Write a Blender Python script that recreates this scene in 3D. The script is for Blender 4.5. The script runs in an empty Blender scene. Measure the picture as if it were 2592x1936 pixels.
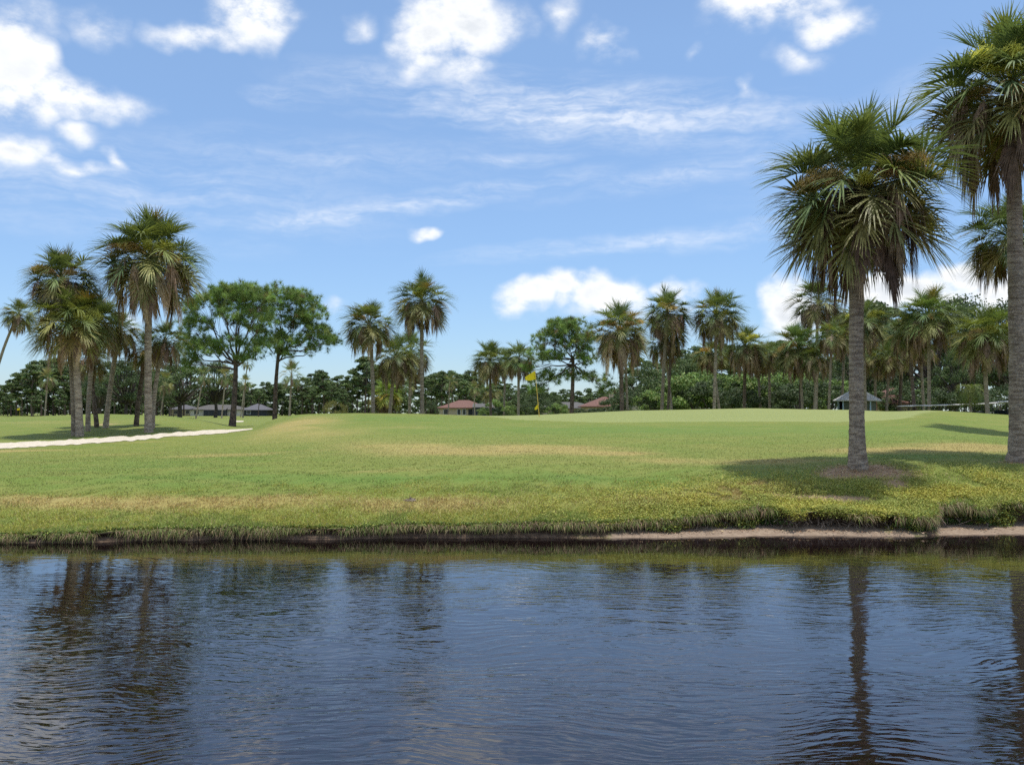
import bpy, math, random
import numpy as np
from mathutils import Vector, Matrix

# ------------------------------------------------------------------ camera
SC = bpy.context.scene
COL = SC.collection
F = 2338.0                      # focal length in photograph pixels (2592 wide)
CX, CY, HOR = 1296.0, 968.0, 1042.0
CAMZ = 2.3                      # eye height above the water
PITCH = math.atan((HOR - CY) / F)
cd = bpy.data.cameras.new('camera'); cam = bpy.data.objects.new('camera', cd); COL.objects.link(cam)
cd.sensor_fit = 'HORIZONTAL'; cd.sensor_width = 36.0; cd.lens = 36.0 * F / 2592.0
cd.clip_start = 0.1; cd.clip_end = 4000
cam.location = (0, 0, CAMZ); cam.rotation_euler = (math.pi / 2 + PITCH, 0, 0)
SC.camera = cam

# ------------------------------------------------------------------ light and exposure
SUNV = Vector((0.135, -0.07, 0.98)).normalized()          # towards the sun
SUN_EL = math.asin(SUNV.z); SUN_ROT = math.atan2(SUNV.x, SUNV.y)
sl = bpy.data.lights.new('sun', 'SUN'); sl.energy = 2.55; sl.angle = math.radians(0.55); sl.color = (1.0, 0.955, 0.88)
sun = bpy.data.objects.new('sun', sl); COL.objects.link(sun)
sun.rotation_euler = SUNV.to_track_quat('Z', 'Y').to_euler(); sun.location = (20, -10, 60)
vs = SC.view_settings
vs.view_transform = 'Standard'; vs.look = 'None'; vs.gamma = 1.0; vs.use_curve_mapping = False; vs.exposure = 0.70
cy = SC.cycles
cy.max_bounces = 7; cy.diffuse_bounces = 3; cy.glossy_bounces = 3; cy.transmission_bounces = 4; cy.transparent_max_bounces = 8
cy.caustics_reflective = False; cy.caustics_refractive = False
cy.use_adaptive_sampling = True; cy.adaptive_threshold = 0.012
cy.use_denoising = False
SKY_STRENGTH = 0.15

def ray(px, py):
    x = (px - CX) / F; v = (CY - py) / F
    return np.array([x, math.cos(PITCH) - v * math.sin(PITCH), math.sin(PITCH) + v * math.cos(PITCH)])
def at(px, py, Y):
    d = ray(px, py); return np.array([d[0] * Y / d[1], Y, CAMZ + d[2] * Y / d[1]])
def px2X(px, Y): return at(px, HOR, Y)[0]
def azel(px, py):
    d = ray(px, py); d = d / np.linalg.norm(d)
    return math.atan2(d[0], d[1]), math.asin(d[2])

# ------------------------------------------------------------------ node helpers
class NT:
    def __init__(s, tree): s.t = tree; s.n = tree.nodes; s.l = tree.links
    def new(s, typ, **kw):
        n = s.n.new(typ)
        for k, v in kw.items(): setattr(n, k, v)
        return n
    def put(s, sock, v):
        if isinstance(v, bpy.types.NodeSocket): s.l.new(v, sock)
        elif v is not None:
            if isinstance(v, (tuple, list)) and len(v) == 3 and sock.type == 'RGBA': v = (*v, 1)
            sock.default_value = v
    def math(s, op, a, b=None, c=None, clamp=False):
        n = s.new('ShaderNodeMath', operation=op); n.use_clamp = clamp
        for i, v in enumerate((a, b, c)):
            if v is not None: s.put(n.inputs[i], v)
        return n.outputs[0]
    def vmath(s, op, a, b=None, out=0):
        n = s.new('ShaderNodeVectorMath', operation=op)
        s.put(n.inputs[0], a)
        if b is not None: s.put(n.inputs[1], b)
        return n.outputs[out]
    def ramp(s, v, a, b, c=0.0, d=1.0, smooth=True):
        n = s.new('ShaderNodeMapRange'); n.interpolation_type = 'SMOOTHSTEP' if smooth else 'LINEAR'
        s.put(n.inputs[0], v)
        for i, x in enumerate((a, b, c, d)): s.put(n.inputs[i + 1], x)
        return n.outputs[0]
    def mix(s, f, a, b, blend='MIX'):
        n = s.new('ShaderNodeMix', data_type='RGBA', blend_type=blend)
        s.put(n.inputs[0], f); s.put(n.inputs[6], a); s.put(n.inputs[7], b)
        return n.outputs[2]
    def noise(s, vec, scale, detail=4, rough=0.55, dist=0.0, col=False, dim='3D'):
        n = s.new('ShaderNodeTexNoise', noise_dimensions=dim)
        if vec is not None: s.put(n.inputs['Vector'], vec)
        n.inputs['Scale'].default_value = scale; n.inputs['Detail'].default_value = detail
        n.inputs['Roughness'].default_value = rough; n.inputs['Distortion'].default_value = dist
        return n.outputs['Color' if col else 'Fac']
    def mapping(s, vec, loc=(0, 0, 0), rot=(0, 0, 0), scale=(1, 1, 1), kind='POINT'):
        n = s.new('ShaderNodeMapping', vector_type=kind)
        s.put(n.inputs[0], vec); n.inputs[1].default_value = loc; n.inputs[2].default_value = rot; n.inputs[3].default_value = scale
        return n.outputs[0]
def material(name):
    m = bpy.data.materials.new(name); m.use_nodes = True; m.node_tree.nodes.clear()
    return m, NT(m.node_tree)
def finish(nt, bsdf, disp=None):
    o = nt.new('ShaderNodeOutputMaterial'); nt.l.new(bsdf, o.inputs[0])
def principled(nt, col, rough=0.7, spec=0.3, normal=None, **kw):
    b = nt.new('ShaderNodeBsdfPrincipled')
    nt.put(b.inputs['Base Color'], col); nt.put(b.inputs['Roughness'], rough); nt.put(b.inputs['Specular IOR Level'], spec)
    if normal is not None: nt.l.new(normal, b.inputs['Normal'])
    for k, v in kw.items(): nt.put(b.inputs[k], v)
    return b.outputs[0]
def bump(nt, h, strength, dist):
    n = nt.new('ShaderNodeBump'); nt.put(n.inputs['Height'], h)
    n.inputs['Strength'].default_value = strength; n.inputs['Distance'].default_value = dist
    return n.outputs[0]
def simple(name, col, rough=0.6, spec=0.3, var=0.12, scale=6.0, **kw):
    m, nt = material(name)
    tc = nt.new('ShaderNodeTexCoord').outputs['Object']
    n = nt.noise(tc, scale, 4)
    f = nt.ramp(n, 0.3, 0.7, 1 - var, 1 + var, smooth=False)
    c = nt.mix(1.0, col, nt.vmath('MULTIPLY', nt.vmath('ADD', (0, 0, 0), f), (1, 1, 1)), 'MULTIPLY')
    finish(nt, principled(nt, c, rough, spec, **kw)); return m

# ------------------------------------------------------------------ sky
def build_world():
    w = bpy.data.worlds.new('World'); SC.world = w; w.use_nodes = True
    w.node_tree.nodes.clear(); nt = NT(w.node_tree)
    sky = nt.new('ShaderNodeTexSky', sky_type='NISHITA')
    sky.sun_disc = False; sky.sun_elevation = SUN_EL; sky.sun_rotation = SUN_ROT
    sky.altitude = 0; sky.air_density = 1.0; sky.dust_density = 0.15; sky.ozone_density = 3.0
    d = nt.vmath('NORMALIZE', nt.new('ShaderNodeTexCoord').outputs['Generated'])
    sp = nt.new('ShaderNodeSeparateXYZ'); nt.l.new(d, sp.inputs[0])
    az = nt.math('ARCTAN2', sp.outputs[0], sp.outputs[1]); el = nt.math('ARCSINE', sp.outputs[2])
    cb = nt.new('ShaderNodeCombineXYZ'); nt.l.new(az, cb.inputs[0]); nt.l.new(el, cb.inputs[1])
    flat = cb.outputs[0]
    warp = nt.noise(d, 11.0, 3, 0.6, col=True)
    wv = nt.vmath('MULTIPLY', nt.vmath('SUBTRACT', warp, (0.5, 0.5, 0.5)), (0.115, 0.075, 0.0))
    p = nt.vmath('ADD', flat, wv)
    def blobs(vec, lst):
        acc = None
        for (a, e, ra, re, wgt, rot) in lst:
            if rot: m = nt.mapping(vec, (a, e, 0), (0, 0, rot), (ra, re, 1), 'TEXTURE')
            else:
                q = nt.new('ShaderNodeVectorMath', operation='MULTIPLY_ADD'); nt.l.new(vec, q.inputs[0])
                q.inputs[1].default_value = (1 / ra, 1 / re, 0); q.inputs[2].default_value = (-a / ra, -e / re, 0); m = q.outputs[0]
            r = nt.vmath('LENGTH', m, out=1)
            v = nt.math('MULTIPLY_ADD', r, -wgt * .95, wgt * 1.25)
            acc = nt.math('MAXIMUM', v, 0.0) if acc is None else nt.math('MAXIMUM', acc, v)
        return acc
    def B(px, py, rx, ry, wgt=1.0, rot=0.0):
        a, e = azel(px, py); return (a, e, rx / F, ry / F, wgt, math.radians(-rot))
    cum = [B(20, 170, 115, 120, 1.3), B(150, 235, 200, 48, 1.0), B(70, 40, 130, 70, .55), B(250, 60, 75, 50, .45),
           B(650, 40, 115, 85, 1.2), B(520, 105, 170, 38, .8), B(905, 72, 60, 36, .5), B(1160, 60, 160, 95, 1.15),
           B(1075, 135, 95, 60, .9), B(1180, 180, 130, 50, .75), B(1410, 45, 80, 65, .5), B(1530, 118, 62, 40, .55),
           B(1950, 25, 210, 60, 1.0), B(2130, 45, 105, 45, .9), B(2050, 140, 85, 42, .5), B(1752, 140, 45, 22, .35),
           B(1912, 240, 32, 45, .45), B(170, 320, 85, 32, .7), B(15, 392, 75, 55, .9), B(165, 425, 130, 34, .75), B(280, 402, 30, 40, .7),
           B(1080, 588, 52, 19, .85), B(1330, 762, 92, 40, 1.1), B(1420, 745, 75, 48, 1.2), B(1550, 752, 140, 55, 1.25),
           B(1735, 742, 60, 45, 1.0), B(1600, 800, 300, 34, .5), B(1975, 770, 72, 58, 1.2), B(2010, 825, 150, 45, .8),
           B(2300, 742, 170, 52, 1.25), B(2440, 690, 70, 48, 1.2), B(2520, 745, 150, 55, 1.0), B(850, 800, 42, 28, .5), B(345, 812, 40, 36, .6)]
    s = blobs(p, cum)
    # broken cumulus goes on unseen all round and overhead, thickened to brighten ambient fill
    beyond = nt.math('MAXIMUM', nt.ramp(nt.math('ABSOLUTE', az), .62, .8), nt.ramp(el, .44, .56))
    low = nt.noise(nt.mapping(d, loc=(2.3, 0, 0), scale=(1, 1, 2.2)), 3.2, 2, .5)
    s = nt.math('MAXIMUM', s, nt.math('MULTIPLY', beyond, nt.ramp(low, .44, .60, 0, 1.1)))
    n1 = nt.noise(nt.mapping(d, scale=(1, 1, 1.6)), 15.0, 6, 0.62)
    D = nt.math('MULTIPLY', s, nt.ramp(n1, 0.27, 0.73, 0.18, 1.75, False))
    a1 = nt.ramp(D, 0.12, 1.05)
    n2 = nt.noise(nt.mapping(d, loc=(3, 1, 0.02), scale=(1, 1, 1.6)), 7.0, 3, 0.55)
    thick = nt.ramp(D, 0.7, 1.7)
    grey = nt.math('MULTIPLY', thick, nt.ramp(n2, 0.38, 0.62))
    k = 1.0 / SKY_STRENGTH
    ccol = nt.mix(nt.math('MULTIPLY', grey, 0.85), (.655 * k, .665 * k, .675 * k), (.47 * k, .50 * k, .54 * k))
    cir = [B(1480, 285, 640, 80, .95, 5), B(1250, 260, 330, 55, .5, 2), B(1750, 330, 330, 45, .5, 8), B(950, 530, 560, 30, .75, -9), B(1700, 612, 520, 30, .55, -4), B(300, 470, 620, 120, .42, 3), B(1800, 430, 420, 35, .45, -8),
           B(720, 245, 90, 26, .5, 0), B(1300, 410, 160, 20, .5, -3), B(800, 400, 500, 60, .32, 0), B(2300, 300, 400, 90, .3, -20),
           ]
    p2 = nt.vmath('ADD', flat, nt.vmath('MULTIPLY', wv, (.6, .35, 0)))
    s2 = blobs(p2, cir)
    fn = nt.noise(nt.mapping(p2, rot=(0, 0, math.radians(-6)), scale=(7, 42, 1)), 1.0, 5, 0.66, dim='2D')
    fine = nt.noise(nt.mapping(p2, rot=(0, 0, math.radians(35)), scale=(60, 110, 1)), 1.0, 2, 0.6, dim='2D')
    a2 = nt.math('MULTIPLY', s2, nt.math('MULTIPLY', nt.ramp(fn, 0.28, 0.78), nt.ramp(fine, 0.2, 0.65, 0.55, 1.0)))
    a2 = nt.math('MULTIPLY_ADD', a2, 0.8, 0.025, clamp=True)
    tint = nt.mix(nt.ramp(el, 0.0, 0.38, smooth=False), (.35, .43, .565), (.715, .74, .745))
    base = nt.mix(1.0, sky.outputs[0], tint, 'MULTIPLY')
    c = nt.mix(a2, base, (.61 * k, .635 * k, .675 * k))
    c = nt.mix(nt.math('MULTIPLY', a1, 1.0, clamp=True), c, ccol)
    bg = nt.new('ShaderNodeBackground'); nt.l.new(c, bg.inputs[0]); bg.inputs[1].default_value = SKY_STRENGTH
    o = nt.new('ShaderNodeOutputWorld'); nt.l.new(bg.outputs[0], o.inputs[0])
    w.cycles.sampling_method = 'MANUAL'; w.cycles.sample_map_resolution = 512
build_world()

# ------------------------------------------------------------------ mesh and object helpers
def np_mesh(name, V, Fs, mat=None, smooth=False, col=None, colname='col'):
    V = np.asarray(V, dtype=np.float32); Fs = [np.asarray(f, dtype=np.int32) for f in (Fs if isinstance(Fs, list) and not isinstance(Fs[0], tuple) else [Fs]) if len(f)]
    me = bpy.data.meshes.new(name)
    me.vertices.add(len(V)); me.vertices.foreach_set('co', V.ravel())
    loops = np.concatenate([f.ravel() for f in Fs]); tot = np.concatenate([np.full(len(f), f.shape[1], np.int32) for f in Fs])
    start = np.concatenate([[0], np.cumsum(tot)[:-1]]).astype(np.int32)
    me.loops.add(len(loops)); me.loops.foreach_set('vertex_index', loops)
    me.polygons.add(len(tot)); me.polygons.foreach_set('loop_start', start); me.polygons.foreach_set('loop_total', tot)
    me.polygons.foreach_set('use_smooth', np.full(len(tot), smooth))
    if col is not None:
        a = me.attributes.new(colname, 'FLOAT_COLOR', 'POINT'); a.data.foreach_set('color', np.asarray(col, np.float32).ravel())
    me.update(calc_edges=True)
    if mat is not None: me.materials.append(mat)
    return me
def obj(name, me, parent=None, loc=(0, 0, 0), rotz=0.0, scale=1.0, rot=None):
    o = bpy.data.objects.new(name, me); COL.objects.link(o)
    o.location = [float(c) for c in loc]
    o.rotation_euler = rot if rot is not None else (0, 0, rotz)
    if scale != 1.0: o.scale = (scale,) * 3 if not isinstance(scale, (tuple, list)) else scale
    if parent is not None: o.parent = parent
    return o
def tag(o, label, cat, group=None, kind=None):
    if label: o['label'] = label
    if cat: o['category'] = cat
    if group: o['group'] = group
    if kind: o['kind'] = kind
    return o
def thing(name, label, cat, loc=(0, 0, 0), rotz=0.0, group=None):
    o = obj(name, None, None, loc, rotz); o.empty_display_size = 0.3
    return tag(o, label, cat, group)
class MB:
    """collects simple solids into one mesh"""
    def __init__(s): s.v = []; s.q = []; s.t = []; s.n = 0
    def add(s, V, quads=(), tris=()):
        V = np.asarray(V, float); s.v.append(V)
        if len(quads): s.q.append(np.asarray(quads) + s.n)
        if len(tris): s.t.append(np.asarray(tris) + s.n)
        s.n += len(V); return s
    def box(s, x0, x1, y0, y1, z0, z1):
        V = [(x, y, z) for z in (z0, z1) for y in (y0, y1) for x in (x0, x1)]
        return s.add(V, [(0, 2, 3, 1), (4, 5, 7, 6), (0, 1, 5, 4), (1, 3, 7, 5), (3, 2, 6, 7), (2, 0, 4, 6)])
    def tube(s, P, R, sides=6, cap=True):
        P = np.asarray(P, float); n = len(P); R = np.broadcast_to(np.asarray(R, float), (n,))
        T = np.gradient(P, axis=0); T /= np.linalg.norm(T, axis=1)[:, None] + 1e-9
        ref = np.array([0, 0, 1.0]) if abs(T[0][2]) < .9 else np.array([1.0, 0, 0])
        N = np.cross(T, ref); N /= np.linalg.norm(N, axis=1)[:, None] + 1e-9
        Bn = np.cross(T, N)
        a = np.arange(sides) * 2 * math.pi / sides
        V = P[:, None, :] + R[:, None, None] * (np.cos(a)[None, :, None] * N[:, None, :] + np.sin(a)[None, :, None] * Bn[:, None, :])
        V = V.reshape(-1, 3)
        i = np.arange(n - 1)[:, None] * sides; j = np.arange(sides)[None, :]; k = (j + 1) % sides
        Q = np.stack([i + j, i + k, i + sides + k, i + sides + j], -1).reshape(-1, 4)
        tris = []
        if cap and sides > 2:
            for q in range(1, sides - 1):
                tris.append((0, q + 1, q)); tris.append(((n - 1) * sides, (n - 1) * sides + q, (n - 1) * sides + q + 1))
        return s.add(V, Q, tris)
    def mesh(s, name, mat, smooth=False):
        V = np.concatenate(s.v); Fs = []
        if s.q: Fs.append(np.concatenate(s.q))
        if s.t: Fs.append(np.concatenate(s.t))
        return np_mesh(name, V, Fs, mat, smooth)
def vnoise(x, y, seed=0):
    """smooth value noise, arrays in, 0..1 out"""
    x = np.asarray(x, float); y = np.asarray(y, float)
    xi = np.floor(x).astype(np.int64); yi = np.floor(y).astype(np.int64); xf = x - xi; yf = y - yi
    def h(a, b):
        n = (a * 374761393 + b * 668265263 + seed * 1442695041) & 0x7fffffff
        n = ((n ^ (n >> 13)) * 1274126177) & 0x7fffffff
        return ((n ^ (n >> 16)) & 0xffff) / 65535.0
    u = xf * xf * (3 - 2 * xf); v = yf * yf * (3 - 2 * yf)
    return (h(xi, yi) * (1 - u) + h(xi + 1, yi) * u) * (1 - v) + (h(xi, yi + 1) * (1 - u) + h(xi + 1, yi + 1) * u) * v
def fbm(x, y, oct=4, seed=0):
    r = 0; a = 0.5; t = 0
    for k in range(oct):
        r = r + a * vnoise(np.asarray(x) * 2 ** k + 17.3 * k, np.asarray(y) * 2 ** k - 9.1 * k, seed + k); t += a; a *= .55
    return r / t

# ------------------------------------------------------------------ terrain heights
# heights measured column by column: (distance, height above the water)
def zc(Y, py): return CAMZ - (py - HOR) * Y / F
FAR = {62: .85, 75: .8, 100: .8, 150: .8, 250: .9, 400: 1.0, 800: 1.0}
VAL = {62: zc(62, 1077), 75: zc(75, 1070), 100: zc(100, 1065), 150: zc(150, 1060), 250: zc(250, 1055.5), 400: 1.0, 800: 1.0}
def col_(d, far): 
    r = {y: zc(y, p) for y, p in d.items()}; r.update({k: v for k, v in far.items() if k > max(d) + 3}); return r
COLS = {
 0:    col_({16: 1354, 16.4: 1350, 16.9: 1338, 17.4: 1310, 18: 1270, 20: 1220, 24: 1172, 28: 1152, 30: 1136, 32: 1122, 36: 1105, 40: 1088, 44: 1070, 48: 1058, 53: 1056}, FAR),
 250:  col_({16: 1354, 16.4: 1350, 16.9: 1338, 17.4: 1310, 18: 1268, 20: 1216, 24: 1168, 28: 1147, 31.5: 1125, 33.2: 1112, 36: 1099, 40: 1084, 44: 1068, 48: 1052, 52: 1046, 57: 1048}, FAR),
 420:  col_({16: 1354, 16.4: 1350, 16.9: 1338, 17.4: 1310, 18: 1267, 20: 1213, 24: 1165, 28: 1143, 33: 1111, 34.8: 1098, 38: 1086, 42: 1074, 48: 1056, 52: 1051, 57: 1053}, FAR),
 500:  col_({16: 1354, 16.4: 1350, 16.9: 1338, 17.4: 1310, 18: 1266, 20: 1211, 24: 1163, 28: 1140, 32: 1116, 34.5: 1102, 36: 1093, 42: 1078, 48: 1066, 53: 1060, 60: 1060}, VAL),
 590:  col_({16: 1354, 16.4: 1350, 16.9: 1338, 17.4: 1310, 18: 1265, 20: 1209, 24: 1161, 28: 1138, 32: 1113, 36: 1096, 38: 1089, 48: 1084, 55: 1081, 62: 1077}, VAL),
 645:  col_({16: 1354, 16.4: 1350, 16.9: 1338, 17.4: 1310, 18: 1265, 20: 1208, 24: 1160, 28: 1134, 32: 1108, 36: 1090, 38: 1086, 42: 1084, 48: 1081, 55: 1079, 62: 1076}, VAL),
 690:  col_({16: 1354, 16.4: 1350, 16.9: 1338, 17.4: 1310, 18: 1264, 20: 1207, 24: 1158, 28: 1130, 32: 1102, 36: 1080, 40: 1063, 42: 1059, 46: 1063, 55: 1077}, VAL),
 760:  col_({16: 1354, 16.4: 1350, 16.9: 1338, 17.4: 1310, 18: 1263, 20: 1205, 24: 1154, 28: 1124, 32: 1095, 36: 1071, 40: 1053, 42: 1048, 46: 1048, 52: 1065}, FAR),
 900:  col_({16: 1354, 16.4: 1350, 16.9: 1338, 17.4: 1310, 18: 1262, 20: 1202, 24: 1150, 28: 1117, 32: 1090, 36: 1068, 40: 1051, 43: 1045, 47: 1045, 53: 1060}, FAR),
 1100: col_({16: 1354, 16.4: 1350, 16.9: 1338, 17.4: 1310, 18: 1262, 20: 1198, 24: 1146, 28: 1114, 32: 1090, 36: 1070, 40: 1056, 44: 1048, 48: 1048, 54: 1058}, FAR),
 1250: col_({16: 1354, 16.4: 1350, 16.9: 1338, 17.4: 1310, 18: 1262, 20: 1196, 24: 1145, 28: 1114, 32: 1092, 36: 1075, 40: 1062, 44: 1055, 48: 1052, 54: 1053}, FAR),
 1360: col_({16: 1354, 16.4: 1350, 16.9: 1338, 17.4: 1310, 18: 1262, 20: 1194, 24: 1145, 28: 1114, 32: 1093, 36: 1078, 40: 1063, 43: 1054, 46: 1051, 51: 1050, 55: 1052}, FAR),
 1600: col_({16: 1346, 17.1: 1330, 18: 1277, 20: 1203, 24: 1147, 28: 1113, 32: 1093, 36: 1077, 38: 1069, 43: 1052, 48: 1042, 52: 1039, 56: 1040}, FAR),
 1900: col_({16: 1346, 17.3: 1316, 18: 1276, 19: 1226, 20: 1190, 24: 1145, 28: 1112, 32: 1092, 36: 1076, 38: 1067, 43: 1048, 48: 1037, 52: 1033, 56: 1034}, FAR),
 2170: col_({16: 1346, 17.5: 1306, 18: 1282, 18.6: 1246, 19.3: 1206, 20: 1175, 24: 1139, 28: 1111, 32: 1093, 36: 1078, 38: 1070, 43: 1050, 48: 1040, 52: 1037, 56: 1039}, FAR),
 2350: col_({16: 1346, 17.5: 1306, 18: 1282, 18.6: 1246, 19.3: 1206, 20: 1175, 24: 1136, 28: 1110, 32: 1086, 36: 1063, 40: 1045, 43: 1037, 46: 1037.5, 52: 1048}, FAR),
 2450: col_({16: 1346, 17.5: 1306, 18: 1282, 18.6: 1246, 19.3: 1206, 20: 1176, 24: 1137, 28: 1112, 32: 1094, 36: 1073, 40: 1053, 43: 1043, 46: 1042, 52: 1052}, FAR),
 2592: col_({16: 1346, 17.6: 1304, 18: 1282, 18.6: 1246, 19.3: 1206, 20: 1178, 24: 1140, 28: 1120, 32: 1106, 36: 1087, 40: 1067, 43: 1055, 46: 1051, 52: 1058}, FAR),
}
GY = np.exp(np.linspace(math.log(15.5), math.log(900), 420)); GP = np.linspace(-600, 3200, 191)
def build_lut():
    pxs = sorted(COLS); rows = []
    for p in pxs:
        ks = sorted(COLS[p]); rows.append(np.interp(GY, ks, [COLS[p][k] for k in ks]))
    rows = np.array(rows)
    L = np.array([np.interp(np.clip(GP, 0, 2592), pxs, rows[:, j]) for j in range(len(GY))]).T
    ker = np.exp(-np.linspace(-2, 2, 17) ** 2); ker /= ker.sum()
    L = np.apply_along_axis(lambda r: np.convolve(np.pad(r, 8, 'edge'), ker, 'valid'), 1, L)
    k2 = np.array([.25, .5, .25]); L = np.apply_along_axis(lambda r: np.convolve(np.pad(r, 1, 'edge'), k2, 'valid'), 0, L)
    return L
LUT = build_lut()
def gz(X, Y):
    X = np.asarray(X, float); Y = np.asarray(Y, float)
    Yc = np.clip(Y, 15.6, 890); px = np.clip(CX + F * X / Yc, -590, 3190)
    fi = (np.log(Yc) - math.log(15.5)) / (math.log(900) - math.log(15.5)) * 419; fj = (px + 600) / 3800 * 190
    i = np.clip(fi.astype(int), 0, 418); j = np.clip(fj.astype(int), 0, 189); a = fi - i; b = fj - j
    z = (LUT[j, i] * (1 - a) + LUT[j, i + 1] * a) * (1 - b) + (LUT[j + 1, i] * (1 - a) + LUT[j + 1, i + 1] * a) * b
    near = np.exp(-((Yc - 18) / 7) ** 2)
    return z + near * (fbm(X * .9, Y * 1.1, 3, 4) - .5) * .09 + (fbm(X * .35, Y * .3, 3, 9) - .5) * .05
_sx = np.array([(p - CX) / F * 16.8 for p in (-3000, 0, 300, 600, 1100, 1700, 2592, 5000)])
_sy = np.array([2.3 * F / (p - HOR) for p in (1378, 1374, 1368, 1362, 1360, 1358, 1352, 1352)])
def shore(X): return np.interp(X, _sx, _sy) + (fbm(np.asarray(X) * .8, 0 * X + 3, 4, 21) - .5) * .42
_bx = np.array([(p - CX) / F * 17.2 for p in (1000, 1300, 1620, 1850, 2000, 2330, 2592, 2900)])
def beach(X): return np.maximum(0, np.interp(X, _bx, [.01, .03, .22, .34, .44, .42, .5, .4]) * (1 + 2.4 * (fbm(np.asarray(X) * 1.3, 0 * X, 4, 5) - .5)))
_hx = np.array([(p - CX) / F * 17.2 for p in (1500, 1900, 2000, 2120, 2260, 2380, 2480, 2592)])
def hollow(X): return np.interp(X, _hx, [.06, .1, .3, .38, .3, .16, .22, .12])
def lip(X): return shore(X) + beach(X)
# where the lawn is worn, dry, or a putting green: spots given as places on the ground
def spot(px, py, rx, ry, Y):            # -> world ellipse
    return (px2X(px, Y), Y, rx * Y / F, ry)
DRY = [(1230, 24.6, 300, 1.5, 1.0), (1000, 27, 160, 1.6, .6), (1420, 25.5, 160, 1.0, .7), (760, 36, 110, 4.5, .85), (830, 31, 140, 2.5, .55), (560, 25.5, 160, .7, .7), (1990, 21.6, 190, .7, .75), (2260, 23.8, 200, 1.0, 1.0), (2480, 25.2, 180, 1.4, 1.05), (1700, 22.4, 170, .7, .6),
       (1580, 24, 100, .5, .7), (1150, 17.9, 240, .45, .8), (600, 18.0, 300, .5, .9), (100, 18.2, 300, .55, .8), (1650, 18.2, 200, .5, .6), (1900, 18.8, 170, .7, .9), (300, 27, 200, .6, .45), (950, 20.6, 170, .35, .5), (60, 29.3, 180, .45, .9), (350, 32, 120, .4, .5), (120, 44, 250, 1.5, .5), (1080, 33.5, 120, .8, .4)]
LUSH = [(900, 19.6, 420, .55, .9), (500, 20.5, 300, .6, .7), (1500, 19.7, 330, .6, .8), (1000, 38.5, 230, 2.2, .8), (1600, 33, 500, 3.0, .8), (2000, 19.7, 110, .5, .8), (2300, 22.0, 180, .8, .9), (2250, 31, 250, 3, .7), (350, 23, 350, 2.0, .45), (150, 46, 200, 3, .3)]
BARE = [(2172, 19.95, 96, .36, 1.25), (2110, 19.6, 90, .3, .6), (2260, 19.5, 110, .3, .7), (2600, 20.9, 85, .35, 1.0), (2270, 18.95, 42, .2, .9), (2130, 18.35, 80, .16, 1.3), (1960, 18.5, 30, .12, .8), (2030, 18.45, 45, .12, .8), (1740, 19.0, 40, .14, .7), (1880, 18.3, 25, .1, .7), (270, 42.5, 40, .8, .6)]
def field(lst, X, Y, wob=.5):
    r = np.zeros_like(X); nx = fbm(X * .8, Y * .8, 3, 31) - .5
    for px, yc, rx, ry, w in lst:
        xc = px2X(px, yc); ax = rx * yc / F
        q = ((X - xc) / ax) ** 2 + ((Y - yc) / ry) ** 2
        r += w * np.exp(-q * .9)
    return np.clip(r * (1 + wob * 2.4 * nx), 0, 1.4)
def green_mask(X, Y):
    px = CX + F * X / Y
    front = np.interp(px, [1180, 1300, 1500, 1900, 2150, 2290, 2400], [47, 40.5, 38.2, 38.0, 38.4, 37.6, 44])
    back = np.interp(px, [1180, 1300, 2150, 2300, 2400], [47, 54, 55, 50, 44])
    return ((Y > front) & (Y < back) & (px > 1180) & (px < 2400)).astype(float)

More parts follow.
